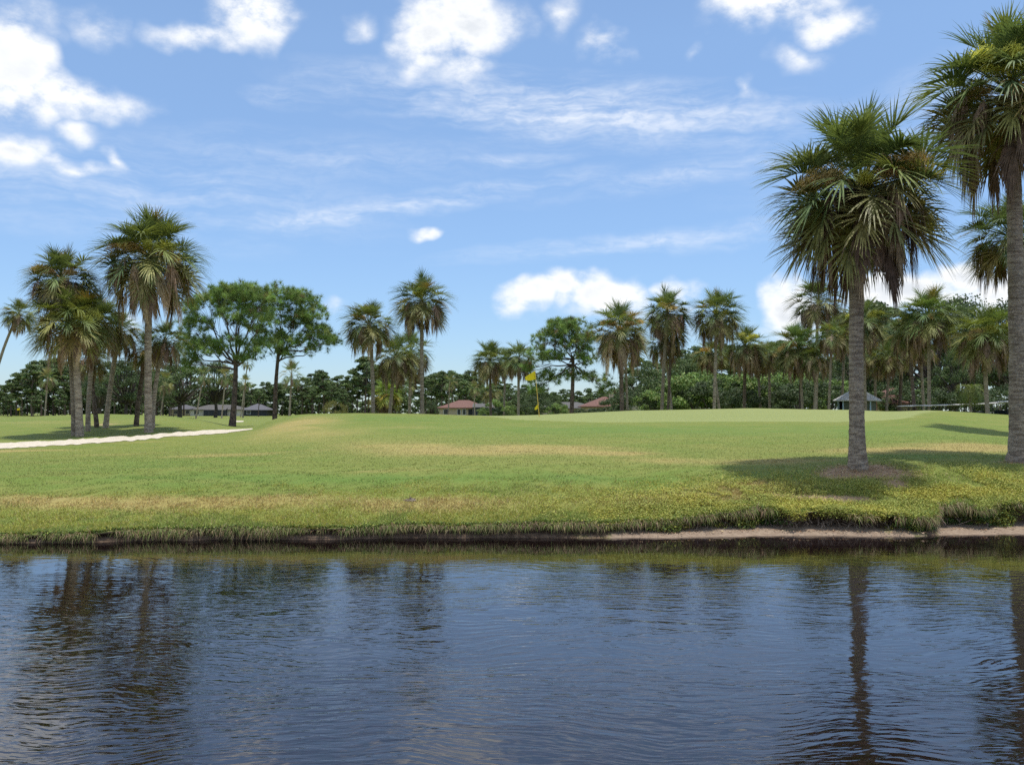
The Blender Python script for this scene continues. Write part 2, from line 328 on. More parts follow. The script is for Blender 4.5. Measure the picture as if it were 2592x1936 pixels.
def build_terrain():
    xf = np.arange(-13, 13.001, .16); out = [13]; st = .2
    while out[-1] < 420: st *= 1.13; out.append(out[-1] + st)
    out = np.array(out[1:]); xs = np.concatenate([-out[::-1], xf, out]); nx = len(xs)
    S = shore(xs); Bw = beach(xs); L = S + Bw; H = hollow(xs); ht = gz(xs, L + .1)
    j = lambda k: (fbm(xs * 3.1, 0 * xs + k, 3, 60 + k) - .5)
    one = np.ones(nx)
    rows = []                                    # (Y, Z, soil, sand)
    for y, z in ((-60, .9), (-6, .75), (1.0, .7), (2.6, .35), (4, -.35), (7, -.6), (12, -.7)): rows.append((y * one, z * one, one * .6, one * .4))
    rows.append((S - 1.1, -.45 * one, one, 0 * one)); sand = np.clip((Bw - .1) / .12, 0, 1)
    rows.append((S - .3, -.13 * one, one, .5 * sand))
    rows.append((S - .02, -.012 * one, one - sand, sand))
    rows.append((S + Bw * .5, .03 + .03 * Bw + j(1) * .03, one - sand, sand))
    rows.append((L - .01, .05 + .08 * Bw + j(2) * .04, one - sand * .8, sand * .8))
    lo = .06 + .08 * Bw
    rows.append((L + .10 + H * .55, lo + .35 * H * .3 + .02, one, sand * .45))
    rows.append((L + .13 + H, lo + (ht - lo) * .42, one, 0 * one))
    rows.append((L + .12 + H * .95, lo + (ht - lo) * .72, one, 0 * one))
    rows.append((L + .05 + H * .5 + j(3) * .1, ht - .06, one, 0 * one))
    rows.append((L - .01 + j(4) * .20, ht - .035 + j(5) * .08, one * .7, 0 * one))
    rows.append((L + .03 + j(4) * .17, ht + .005 + j(6) * .05, one * .15, 0 * one))
    Lm = 17.3; y = Lm + .12; ys = []
    while y < 60: ys.append(y); y += .13 if y < 21 else (.26 if y < 32 else .36)
    st = .4
    while y < 900: ys.append(y); st *= 1.09; y += st
    for y in ys:
        Y = y + (L - Lm) * math.exp(-(y - Lm) / 2.5)
        rows.append((Y, gz(xs, Y) + (0 if y > 22 else 1) * (fbm(xs * 5, Y * 5, 2, 77) - .5) * .05, 0 * one, 0 * one))
    Yg = np.array([r[0] for r in rows]); Zg = np.array([r[1] for r in rows]); so = np.array([r[2] for r in rows]); sa = np.array([r[3] for r in rows])
    nr = len(rows); Xg = np.broadcast_to(xs, (nr, nx))
    k0 = nr - len(ys)
    dry = np.zeros((nr, nx)); lush = dry.copy(); gm = dry.copy()
    dry[k0:] = field(DRY, Xg[k0:], Yg[k0:]); lush[k0:] = field(LUSH, Xg[k0:], Yg[k0:])
    bare = field(BARE, Xg[k0:], Yg[k0:], .7); br = np.zeros((nr, nx)); br[k0:] = np.clip(bare, 0, 1)
    Zg[k0:] -= np.clip(bare - .2, 0, .8) * .05
    gm[k0:] = green_mask(Xg[k0:], Yg[k0:])
    V = np.stack([Xg, Yg, Zg], -1).reshape(-1, 3)
    a = np.arange((nr - 1))[:, None] * nx + np.arange(nx - 1)[None, :]
    Q = np.stack([a, a + 1, a + nx + 1, a + nx], -1).reshape(-1, 4)
    col = np.stack([dry, so, sa, np.ones_like(dry)], -1).reshape(-1, 4)
    me = np_mesh('ground', V, Q, ground_material(), True, col, 'mask')
    b = me.attributes.new('turf', 'FLOAT_COLOR', 'POINT')
    b.data.foreach_set('color', np.stack([lush, gm, br, np.ones_like(dry)], -1).astype(np.float32).ravel())
    o = obj('ground', me); o['kind'] = 'structure'
    return o

def ground_material():
    m, nt = material('golf course turf')
    P = nt.new('ShaderNodeNewGeometry').outputs['Position']
    def attr(n):
        a = nt.new('ShaderNodeAttribute'); a.attribute_name = n
        s = nt.new('ShaderNodeSeparateColor'); nt.l.new(a.outputs['Color'], s.inputs[0]); return s.outputs
    mk = attr('mask'); tf = attr('turf')
    n0 = nt.noise(nt.mapping(P, scale=(.10, .22, .3)), 1.0, 5, .6)
    n1 = nt.noise(nt.mapping(P, scale=(.8, 1.3, 1)), 1.0, 6, .65)
    n2 = nt.noise(nt.mapping(P, scale=(9, 14, 9)), 1.0, 5, .7)
    n3 = nt.noise(nt.mapping(P, scale=(46, 60, 46)), 1.0, 3, .7)
    g = nt.mix(nt.ramp(n0, .36, .64), (.132, .184, .036), (.160, .194, .044))
    g = nt.mix(nt.ramp(n1, .35, .7), g, (.190, .206, .053))
    g = nt.mix(nt.math('MULTIPLY', tf[0], nt.ramp(n1, .2, .75, 1.0, .55), clamp=True), g, (.114, .182, .038))
    gg = nt.mix(nt.ramp(n0, .3, .7), (.215, .248, .086), (.232, .260, .094))
    g = nt.mix(nt.ramp(tf[1], .4, .6), g, gg)
    dn = nt.math('ADD', mk[0], nt.math('MULTIPLY', nt.math('SUBTRACT', n2, .5), .9))
    dn = nt.math('MULTIPLY', nt.ramp(dn, .1, 1.05), nt.ramp(mk[0], 0, .15))
    dc = nt.mix(nt.ramp(n1, .3, .7), (.365, .290, .105), (.315, .250, .098))
    g = nt.mix(nt.math('MULTIPLY', dn, .82), g, dc)
    sp = nt.ramp(n2, .3, .75, .88, 1.12); sp2 = nt.ramp(n3, .25, .75, .84, 1.15)
    k = nt.math('MULTIPLY', sp, sp2)
    k = nt.math('ADD', nt.math('MULTIPLY', nt.math('SUBTRACT', k, 1.0), nt.ramp(tf[1], 0, 1, 1, .25)), 1.0)
    g = nt.vmath('MULTIPLY', g, nt.vmath('ADD', (0, 0, 0), k))
    soil = nt.mix(nt.ramp(n2, .3, .7), (.095, .062, .042), (.215, .150, .102))
    sand = nt.mix(nt.ramp(n2, .35, .7), (.215, .158, .115), (.315, .245, .182))
    sf = nt.math('ADD', mk[1], nt.math('MULTIPLY', nt.math('SUBTRACT', n2, .5), .8))
    sf = nt.math('MULTIPLY', nt.ramp(sf, .25, .75), nt.ramp(mk[1], .0, .12))
    bf = nt.math('MULTIPLY', nt.ramp(nt.math('ADD', tf[2], nt.math('MULTIPLY', nt.math('SUBTRACT', n2, .5), .8)), .25, .8), nt.ramp(tf[2], 0, .12))
    g = nt.mix(bf, g, nt.mix(nt.ramp(n2, .3, .7), (.280, .180, .108), (.450, .320, .200)))
    c = nt.mix(sf, g, soil)
    c = nt.mix(nt.ramp(nt.math('ADD', mk[2], nt.math('MULTIPLY', nt.math('SUBTRACT', n2, .5), .7)), .3, .7), c, sand)
    h = nt.math('ADD', nt.math('MULTIPLY', n2, .6), nt.math('MULTIPLY', n3, .4))
    finish(nt, principled(nt, c, .85, .12, bump(nt, h, .35, .025)))
    return m
ground = build_terrain()

# ------------------------------------------------------------------ water
def build_water():
    m, nt = material('pond water')
    P = nt.new('ShaderNodeNewGeometry').outputs['Position']
    wob = nt.noise(nt.mapping(P, scale=(.35, .35, 1)), 1.0, 3, .5, col=True)
    Pw = nt.vmath('ADD', P, nt.vmath('MULTIPLY', nt.vmath('SUBTRACT', wob, (.5, .5, .5)), (1.2, 1.6, 0)))
    r1 = nt.noise(nt.mapping(Pw, rot=(0, 0, math.radians(12)), scale=(2.2, 8.8, 1)), 1.0, 2, .45)
    r2 = nt.noise(nt.mapping(Pw, rot=(0, 0, math.radians(-16)), scale=(3.3, 12.0, 1)), 1.0, 2, .5)
    r3 = nt.noise(nt.mapping(Pw, rot=(0, 0, math.radians(4)), scale=(7, 20, 1)), 1.0, 2, .5)
    big = nt.noise(nt.mapping(Pw, scale=(.8, 1.6, 1)), 1.0, 2, .5)
    calm = nt.noise(nt.mapping(P, loc=(4, 2, 0), scale=(.16, .3, 1)), 1.0, 2, .5)
    sp = nt.new('ShaderNodeSeparateXYZ'); nt.l.new(P, sp.inputs[0])
    amp = nt.math('MULTIPLY', nt.ramp(calm, .3, .7, .55, 1.15), nt.ramp(sp.outputs[1], 9.5, 15.5, 1.0, .22))
    h = nt.math('ADD', nt.math('MULTIPLY', r1, 1.0), nt.math('MULTIPLY', r2, .8))
    h = nt.math('ADD', h, nt.math('MULTIPLY', r3, .05)); h = nt.math('ADD', h, nt.math('MULTIPLY', big, 1.4))
    h = nt.math('MULTIPLY', h, amp)
    nrm = bump(nt, h, 1.0, .0072)
    fr = nt.new('ShaderNodeFresnel'); fr.inputs[0].default_value = 1.6; nt.l.new(nrm, fr.inputs['Normal'])
    gl = nt.new('ShaderNodeBsdfGlossy'); gl.inputs['Color'].default_value = (.97, .98, 1, 1); gl.inputs['Roughness'].default_value = .025; nt.l.new(nrm, gl.inputs['Normal'])
    tr = nt.new('ShaderNodeBsdfTransparent'); tr.inputs[0].default_value = (.27, .255, .31, 1)
    mx = nt.new('ShaderNodeMixShader'); nt.l.new(fr.outputs[0], mx.inputs[0]); nt.l.new(tr.outputs[0], mx.inputs[1]); nt.l.new(gl.outputs[0], mx.inputs[2])
    finish(nt, mx.outputs[0])
    me = np_mesh('water', [(-420, .8, 0), (420, .8, 0), (420, 18.6, 0), (-420, 18.6, 0)], [(0, 1, 2, 3)], m)
    o = obj('water', me); o['kind'] = 'structure'
build_water()

# ------------------------------------------------------------------ sand bunkers
def bunker(label, pts, sub):
    """outline near edge / far edge as (px, Y near, Y far)"""
    m, nt = material('bunker sand'); P = nt.new('ShaderNodeNewGeometry').outputs['Position']
    n = nt.noise(P, 4.0, 6, .65); n2 = nt.noise(P, 40.0, 3, .6)
    c = nt.mix(nt.ramp(n, .3, .7), (.50, .44, .345), (.62, .56, .46))
    finish(nt, principled(nt, c, .9, .1, bump(nt, n2, .5, .03)))
    px = np.linspace(pts[0][0], pts[-1][0], sub)
    a = np.interp(px, [p[0] for p in pts], [p[1] for p in pts]); b = np.interp(px, [p[0] for p in pts], [p[2] for p in pts])
    a = a + (fbm(px * .06, px * 0, 4, 3) - .5) * .9; b = b + (fbm(px * .09, px * 0 + 9, 4, 8) - .5) * 1.2
    b = np.maximum(b, a + .02); n = 9; V = []
    for k in range(n):
        t = k / (n - 1); Y = a + (b - a) * t; X = (px - CX) / F * Y
        V.append(np.stack([X, Y, gz(X, Y) + .014 + (0.05 * t if 0 < k < n - 1 else 0)], -1))
    V = np.array(V).reshape(-1, 3); q = np.arange(n - 1)[:, None] * sub + np.arange(sub - 1)[None, :]
    o = obj('sand_bunker', np_mesh('sand_bunker', V, np.stack([q, q + 1, q + sub + 1, q + sub], -1).reshape(-1, 4), m, True))
    o['kind'] = 'structure'; o['label'] = label
bunker('long white sand bunker below the palm clump on the left', [(-260, 29.7, 31.3), (0, 30.2, 31.9), (200, 31.4, 33.2), (330, 32.4, 34.0), (420, 33.6, 34.7), (520, 35.0, 36.9), (580, 36.1, 38.0), (640, 37.6, 37.8)], 150)
bunker('small far bunker seen past the pine trunk', [(588, 86, 88), (597, 84, 94), (612, 84, 95), (617, 87, 90)], 14)

# ------------------------------------------------------------------ grass and bank plants (uncountable)
def colour_material(name, rough=.6, transl=.25, spec=.25):
    m, nt = material(name)
    a = nt.new('ShaderNodeAttribute'); a.attribute_name = 'col'
    b = principled(nt, a.outputs['Color'], rough, spec)
    t = nt.new('ShaderNodeBsdfTranslucent'); nt.l.new(a.outputs['Color'], t.inputs[0])
    mx = nt.new('ShaderNodeMixShader'); mx.inputs[0].default_value = transl
    nt.l.new(b, mx.inputs[1]); nt.l.new(t.outputs[0], mx.inputs[2]); finish(nt, mx.outputs[0]); return m
BLADE = colour_material('grass blades')
def blades(P, D, Hh, W, bend, col):
    """P base, D unit lean direction, two segments per blade"""
    n = len(P); rs = np.random.RandomState(n % 977)
    side = np.cross(D, rs.normal(size=(n, 3))); side /= np.linalg.norm(side, axis=1)[:, None] + 1e-9
    mid = P + D * (Hh * .55)[:, None]; D2 = D + bend; D2 /= np.linalg.norm(D2, axis=1)[:, None]
    tip = mid + D2 * (Hh * .5)[:, None]; w = (W * .5)[:, None]
    V = np.stack([P - side * w, P + side * w, mid + side * w * .8, mid - side * w * .8, tip], 1).reshape(-1, 3)
    i = np.arange(n)[:, None] * 5
    return V, (i + np.array([[0, 1, 2, 3]])), (i + np.array([[3, 2, 4]])), np.repeat(col, 5, 0)
def leaves(P, size, col, up=.6, seed=1):
    n = len(P); rs = np.random.RandomState(seed)
    N = rs.normal(size=(n, 3)); N[:, 2] = np.abs(N[:, 2]) + up; N /= np.linalg.norm(N, axis=1)[:, None]
    A = np.cross(N, rs.normal(size=(n, 3))); A /= np.linalg.norm(A, axis=1)[:, None] + 1e-9; Bv = np.cross(N, A)
    s = size[:, None]
    V = np.stack([P - A * s, P + Bv * s * .5, P + A * s, P - Bv * s * .5], 1).reshape(-1, 3)
    return V, np.arange(n)[:, None] * 4 + np.array([[0, 1, 2, 3]]), np.repeat(col, 4, 0)
def rgba(c, n, rs, v=.18):
    c = np.asarray(c, float)
    if c.ndim == 1: c = np.broadcast_to(c, (n, 3))
    k = np.exp(rs.normal(size=(n, 1)) * v); hue = np.exp(rs.normal(size=(n, 3)) * .06)
    return np.concatenate([np.clip(c * k * hue, 0, .8), np.ones((n, 1))], 1)
def stuff(name, label, V, Fs, col, mat, cat='grass'):
    o = obj(name, np_mesh(name, V, Fs, mat, False, col)); return tag(o, label, cat, None, 'stuff')
def lawn():
    rs = np.random.RandomState(3)
    # shaggy bank
    n = 150000; X = rs.uniform(-11.5, 11.8, n); t = rs.beta(.9, 1.7, n) * 2.9; Y = lip(X) + .02 + t
    Z = gz(X, Y); edge = np.exp(-t / .3); right = np.clip((X - 1.5) / 2.5, 0, 1)
    bare = field(BARE, X, Y, .7); dry = field(DRY, X, Y); keep = rs.rand(n) > np.clip(bare * .95, 0, .95)
    tuft = fbm(X * 2.3, Y * 2.3, 3, 13)
    H = (.035 + .05 * tuft + .06 * edge * rs.rand(n)) * np.clip(1.15 - t / 4.2, .35, 1) * rs.uniform(.7, 1.35, n)
    D = np.stack([rs.normal(size=n) * .45, rs.normal(size=n) * .45 - .25 * edge, np.ones(n)], -1); D /= np.linalg.norm(D, axis=1)[:, None]
    base = np.where((fbm(X * .9, Y * 1.4, 3, 41) > .5)[:, None], [[.390, .385, .085]], [[.285, .330, .080]])
    base = np.where((dry > .35 + .4 * rs.rand(n))[:, None], [[.440, .340, .130]], base)
    base = np.where((rs.rand(n) < .10)[:, None], [[.46, .38, .20]], base)
    base = np.where((rs.rand(n) < .22 * edge)[:, None], [[.16, .26, .06]], base)
    col = rgba(base, n, rs)
    bend = np.stack([rs.normal(size=n) * .5, rs.normal(size=n) * .5 - .3 * edge, -.5 * rs.rand(n)], -1)
    V, q, tr, c = blades(np.stack([X, Y, Z - .01], -1)[keep], D[keep], H[keep], (rs.uniform(.006, .013, n))[keep], bend[keep], col[keep])
    stuff('bank_grass', 'shaggy yellow green grass along the top of the bank', V, [q, tr], c, BLADE)
    # dead and live blades hanging over the cut edge
    n = 38000; X = rs.uniform(-11.5, 11.8, n); keep = fbm(X * 1.8, X * 0 + 2, 3, 88) + rs.rand(n) * .45 > .62 + .5 * ((X > 5.0) & (X < 7.2)) - .0
    X = X[keep]; n = len(X); Y = lip(X) + rs.uniform(-.02, .06, n); Z = gz(X, Y + .06) - rs.rand(n) * .07
    D = np.stack([rs.normal(size=n) * .5, -.55 - rs.rand(n) * .4, rs.normal(size=n) * .3 - .05], -1); D /= np.linalg.norm(D, axis=1)[:, None]
    base = np.where((rs.rand(n) < .5)[:, None], [[.32, .235, .14]], [[.20, .255, .07]])
    V, q, tr, c = blades(np.stack([X, Y, Z], -1), D, rs.uniform(.06, .26, n) * (.5 + fbm(X * 2.6, X * 0, 3, 33)), rs.uniform(.004, .011, n), np.stack([rs.normal(size=n) * .3, -.1 * rs.rand(n), -1.4 * np.ones(n)], -1), rgba(base, n, rs, .3))
    stuff('hanging_grass', 'dead and green blades hanging over the dark cut edge of the bank', V, [q, tr], c, BLADE)
    # mown turf
    n = 100000; Y = 18.5 + rs.beta(1, 1.9, n) * 14; X = (rs.uniform(-60, 2650, n) - CX) / F * Y; Z = gz(X, Y)
    bare = field(BARE, X, Y, .7); dry = field(DRY, X, Y); lush = field(LUSH, X, Y); keep = (rs.rand(n) > np.clip(bare * 1.2, 0, .97)) & (Y > lip(X) + 1)
    base = np.where((lush > .25 + .5 * rs.rand(n))[:, None], [[.138, .210, .050]], [[.198, .222, .060]])
    base = np.where((dry > .3 + .6 * rs.rand(n))[:, None], [[.29, .23, .09]], base)
    D = np.stack([rs.normal(size=n) * .5, rs.normal(size=n) * .5, np.ones(n)], -1); D /= np.linalg.norm(D, axis=1)[:, None]
    V, q, tr, c = blades(np.stack([X, Y, Z - .004], -1)[keep], D[keep], rs.uniform(.012, .028, n)[keep], rs.uniform(.008, .016, n)[keep], rs.normal(size=(n, 3))[keep] * .4, rgba(base, n, rs, .14)[keep])
    stuff('mown_grass', 'short mown grass on the slope up to the green', V, [q, tr], c, BLADE)
    # leafy creeper on the right half of the bank
    n = 190000; X = rs.uniform(.5, 11.8, n); t = rs.beta(1.0, 1.9, n) * 2.6; Y = lip(X) - .08 + t
    dens = np.clip((X - .5) / 4.5, 0.12, 1) * np.clip(1.5 - t / 1.7, 0, 1) * (fbm(X * 1.6, Y * 2.2, 3, 51) > .36)
    keep = (rs.rand(n) < dens) & (rs.rand(n) > field(BARE, X, Y, .6) * 1.1); X, Y, t = X[keep], Y[keep], t[keep]; n = len(X)
    Z = gz(X, np.maximum(Y, lip(X) + .05)) + rs.rand(n) * (.05 + .06 * fbm(X * 2, Y * 2, 2, 19)) - np.where(t < .1, rs.rand(n) * .14, 0)
    k = fbm(X * 1.3, Y * 2.0, 3, 6) + rs.normal(size=n) * .05
    base = np.where((k > .58)[:, None], [[.430, .415, .085]], np.where((k > .42)[:, None], [[.385, .395, .088]], [[.330, .360, .085]]))
    V, q, c = leaves(np.stack([X, Y, Z], -1), rs.uniform(.010, .023, n), rgba(base, n, rs, .10), 1.5, 4)
    stuff('creeper', 'bright yellow green leafy creeper spilling over the right bank', V, [q], c, BLADE, 'ground cover')
    n = 60000; X = rs.uniform(-11.5, 11.8, n); side = np.clip((X + 1) / 4, .6, 1)
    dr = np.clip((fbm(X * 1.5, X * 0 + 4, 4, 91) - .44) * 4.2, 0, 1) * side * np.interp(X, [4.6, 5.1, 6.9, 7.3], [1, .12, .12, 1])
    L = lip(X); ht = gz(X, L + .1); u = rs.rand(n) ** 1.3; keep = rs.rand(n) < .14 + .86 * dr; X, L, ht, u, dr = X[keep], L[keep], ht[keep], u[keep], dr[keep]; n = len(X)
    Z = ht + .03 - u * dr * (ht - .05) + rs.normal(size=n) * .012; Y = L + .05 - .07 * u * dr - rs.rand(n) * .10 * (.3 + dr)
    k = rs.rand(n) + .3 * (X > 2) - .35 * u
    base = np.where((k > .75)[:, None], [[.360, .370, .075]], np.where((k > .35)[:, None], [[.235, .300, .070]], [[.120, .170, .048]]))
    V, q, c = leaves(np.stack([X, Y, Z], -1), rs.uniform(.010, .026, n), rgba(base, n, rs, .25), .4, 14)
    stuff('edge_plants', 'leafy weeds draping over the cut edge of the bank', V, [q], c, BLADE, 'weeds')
    # low leafy clumps and weeds at the foot of the right bank
    n = 9000; cx = np.concatenate([rs.uniform(3.0, 5.2, 24), rs.uniform(6.9, 9.8, 22)]); cx = np.concatenate([cx, rs.normal(7.6, .25, 16), rs.normal(9.1, .3, 14)])
    w = rs.randint(0, len(cx), n); X = cx[w] + rs.normal(size=n) * .09; Y = lip(X) + .03 + rs.normal(size=n) * .05 + (rs.rand(len(cx)) * .1)[w]
    Z = .07 + (rs.rand(len(cx)) * .24)[w] + np.abs(rs.normal(size=n)) * .05
    base = np.where((rs.rand(len(cx)) < .45)[w][:, None], [[.27, .27, .05]], [[.09, .16, .04]])
    V, q, c = leaves(np.stack([X, Y, Z], -1), rs.uniform(.012, .026, n), rgba(base, n, rs, .22), .4, 9)
    stuff('bank_weeds', 'small green weeds rooted at the foot of the eroded bank', V, [q], c, BLADE, 'weeds')
    # bare roots in the hollow
    mb = MB(); rr = random.Random(4)
    for k in range(150):
        x = rr.uniform(2.6, 9.6) if k > 70 else rr.uniform(5.2, 8.2)
        L = float(lip(np.array([x]))[0]); h = float(hollow(np.array([x]))[0]); y0 = L + .06 + h * .6 * rr.random(); z0 = .16 + .2 * rr.random()
        p0 = np.array([x, y0, z0]); p2 = p0 + np.array([rr.gauss(0, .12), -rr.uniform(.03, .16), -rr.uniform(.08, .2)]); p2[2] = max(p2[2], .05)
        p1 = (p0 + p2) / 2 + np.array([rr.gauss(0, .03), rr.gauss(0, .03), rr.gauss(0, .03)])
        mb.tube([p0, p1, p2], [rr.uniform(.003, .008)] * 3, 4)
    o = obj('exposed_roots', mb.mesh('exposed_roots', simple('root bark', (.27, .215, .165), .8)))
    tag(o, 'pale bare roots hanging in the dark hollow under the right bank', 'roots', None, 'stuff')
    # bits of dead leaf litter round the two near palms and on the beach
    n = 2600; X = np.concatenate([rs.normal(px2X(2172, 19.9), .6, 1500), rs.normal(px2X(2590, 20.9), .5, 500), rs.uniform(2.0, 10, 600)])
    Y = np.concatenate([rs.normal(19.85, .30, 1500), rs.normal(20.9, .3, 500), lip(X[2000:]) - rs.rand(600) * .3])
    Z = np.where(np.arange(n) < 2000, gz(X, Y) + .006, .075)
    V, q, c = leaves(np.stack([X, Y, Z], -1), rs.uniform(.008, .03, n), rgba(np.where((rs.rand(n) < .5)[:, None], [[.32, .20, .11]], [[.45, .35, .22]]), n, rs, .3), 2.0, 3)
    stuff('leaf_litter', 'brown dead leaf litter round the palm feet and along the beach', V, [q], c, BLADE, 'litter')
lawn()

# ------------------------------------------------------------------ palms
def obj_colour_material(name, rough, spec, transl, var, noise_scale=0.0):
    m, nt = material(name)
    oi = nt.new('ShaderNodeObjectInfo')
    k = nt.ramp(oi.outputs['Random'], 0, 1, 1 - var, 1 + var, False)
    c = nt.vmath('MULTIPLY', oi.outputs['Color'], nt.vmath('ADD', (0, 0, 0), k))
    if noise_scale:
        P = nt.new('ShaderNodeTexCoord').outputs['Object']
        c = nt.vmath('MULTIPLY', c, nt.vmath('ADD', (0, 0, 0), nt.ramp(nt.noise(P, noise_scale, 3, .6), .3, .7, .65, 1.35)))
    b = principled(nt, c, rough, spec)
    if transl:
        t = nt.new('ShaderNodeBsdfTranslucent'); nt.put(t.inputs[0], nt.vmath('MULTIPLY', c, (1.25, 1.2, .7)))
        mx = nt.new('ShaderNodeMixShader'); mx.inputs[0].default_value = transl
        nt.l.new(b, mx.inputs[1]); nt.l.new(t.outputs[0], mx.inputs[2]); b = mx.outputs[0]
    finish(nt, b); return m
FROND = obj_colour_material('palm frond', .50, .30, .24, .25, 9.0)
DEADM = obj_colour_material('dead palm frond', .8, .15, .10, .35, 9.0)
FLOWER = obj_colour_material('palm flower spray', .8, .1, .25, .2, 7.0)

def bark_material(name, c1, c2, c3, ringscale, stretch=5.0, bumpd=.03):
    m, nt = material(name)
    P = nt.new('ShaderNodeTexCoord').outputs['Object']; oi = nt.new('ShaderNodeObjectInfo').outputs['Random']
    Pm = nt.vmath('ADD', P, nt.vmath('MULTIPLY', (13.0, 7.0, 3.0), nt.vmath('ADD', (0, 0, 0), oi)))
    a = nt.noise(nt.mapping(Pm, scale=(ringscale / stretch, ringscale / stretch, ringscale)), 1.0, 5, .68)
    b = nt.noise(Pm, 2.2, 4, .6); d = nt.noise(Pm, 28.0, 4, .7)
    c = nt.mix(nt.ramp(b, .32, .68), c1, c2)
    c = nt.mix(nt.ramp(a, .40, .58, 0.0, .75), c3, c)
    c = nt.mix(1.0, c, nt.vmath('ADD', (0, 0, 0), nt.ramp(d, .25, .75, .6, 1.35)), 'MULTIPLY')
    pit = nt.noise(nt.mapping(Pm, scale=(1, 1, 1.7)), 11.0, 2, .5); lich = nt.noise(Pm, 5.0, 5, .7)
    c = nt.mix(nt.ramp(pit, .60, .70, 0, .7), c, c3)
    c = nt.mix(nt.ramp(lich, .55, .72, 0, .35), c, (.42, .42, .37))
    c = nt.vmath('MULTIPLY', c, nt.vmath('ADD', (0, 0, 0), nt.ramp(oi, 0, 1, .78, 1.18, False)))
    finish(nt, principled(nt, c, .88, .12, bump(nt, nt.math('ADD', a, nt.math('MULTIPLY', d, .4)), .8, bumpd))); return m
PBARK = bark_material('sabal palm bark', (.480, .395, .300), (.395, .340, .265), (.210, .165, .125), 16.0)
DBARK = bark_material('dark palm bark', (.235, .172, .130), (.175, .132, .102), (.080, .060, .048), 16.0)
PINEB = bark_material('pine bark', (.215, .150, .118), (.150, .112, .094), (.070, .053, .045), 7.0, .8)
OAKB = bark_material('oak bark', (.14, .12, .10), (.10, .09, .08), (.05, .04, .035), 6.0, .7)

def frond_mesh(name, el, dead, seed, nl=44, mat=None):
    rs = random.Random(seed); V = []; Q = []; T = []
    el0 = math.radians(el)
    # petiole then recurving costa in the x-z plane
    pts = [np.zeros(3)]; a = el0; L = 0.0; Lp = .98 if not dead else .92
    steps = 5; droopp = .05 if not dead else .06
    for k in range(steps):
        a -= droopp * math.cos(a) ** 2 if not dead else droopp * max(0, math.cos(a))
        pts.append(pts[-1] + np.array([math.cos(a), rs.gauss(0, .015), math.sin(a)]) * Lp / steps)
    base = pts[-1].copy(); cost = [base]; ac = [a]
    for k in range(5):
        a -= (.11 if not dead else .34) * max(.25, math.cos(a) + .2)
        cost.append(cost[-1] + np.array([math.cos(a), 0, math.sin(a)]) * .09); ac.append(a)
    mb = MB(); pp = np.array(pts); R = np.linspace(.030, .014, len(pp))
    W = np.array([0, 1.0, 0]); 
    # petiole as a shallow three sided bar
    up = np.array([-math.sin(el0), 0, math.cos(el0)])
    for i in range(len(pp)): V += [pp[i] + W * R[i], pp[i] - W * R[i], pp[i] - up * R[i] * .9]
    for i in range(len(pp) - 1):
        for j in range(3): Q.append((i * 3 + j, i * 3 + (j + 1) % 3, i * 3 + 3 + (j + 1) % 3, i * 3 + 3 + j))
    spread = math.radians(118 if not dead else 70); g = .135 if not dead else 1.0
    for i in range(nl):
        s = -1 + 2 * (i + rs.uniform(-.3, .3)) / (nl - 1); s = max(-1, min(1, s)); f = (1 - abs(s)) ** 1.2 * 5
        k = min(4, int(f)); u = f - k; p = cost[k] * (1 - u) + cost[k + 1] * u; aa = ac[k] * (1 - u) + ac[k + 1] * u
        fw = np.array([math.cos(aa), 0, math.sin(aa)]); nrm = np.array([-math.sin(aa), 0, math.cos(aa)])
        th = s * spread
        d = fw * math.cos(th) + W * math.sin(th); d = d + nrm * ((.42 if not dead else -.1) * abs(math.sin(th)) + rs.gauss(0, .10)); d /= np.linalg.norm(d)
        if dead and rs.random() < .8: d = d * .55 + np.array([0, 0, -.7 - .6 * rs.random()]); d /= np.linalg.norm(d)
        ln = (.86 - .22 * abs(s)) * rs.uniform(.86, 1.1) * (1.0 if not dead else .92); seg = 4; wd = (.040 if not dead else .030) * rs.uniform(.8, 1.15)
        sd = np.cross(nrm, d); sd /= np.linalg.norm(sd) + 1e-9
        prof = [.55, 1.0, .78, .42, 0]
        n0 = len(V); q = p.copy(); gg = g * rs.uniform(.6, 1.5)
        for m in range(seg + 1):
            w = wd * prof[m] * .5
            if m < seg: V += [q + sd * w, q - sd * w]
            else: V += [q]
            st = ln / seg
            q = q + d * st
            d = d + np.array([rs.gauss(0, .03), rs.gauss(0, .03), -gg * (.35 + m * .38) * (.35 + math.hypot(d[0], d[1]))]); d /= np.linalg.norm(d)
        for m in range(seg - 1): Q.append((n0 + 2 * m, n0 + 2 * m + 1, n0 + 2 * m + 3, n0 + 2 * m + 2))
        T.append((n0 + 2 * seg - 2, n0 + 2 * seg - 1, n0 + 2 * seg))
    return np_mesh(name, V, [np.array(Q), np.array(T)], mat)
ELS = [84, 66, 48, 30, 12, -8, -28, -46]
LIVE = {e: [frond_mesh('frond', e, False, 10 * e + 1000 + k, mat=FROND) for k in range(3)] for e in ELS}
DELS = [8, -14, -34]
DEAD = {e: [frond_mesh('dead_frond', e, True, 10 * e + 3000 + k, nl=34, mat=DEADM) for k in range(3)] for e in DELS}
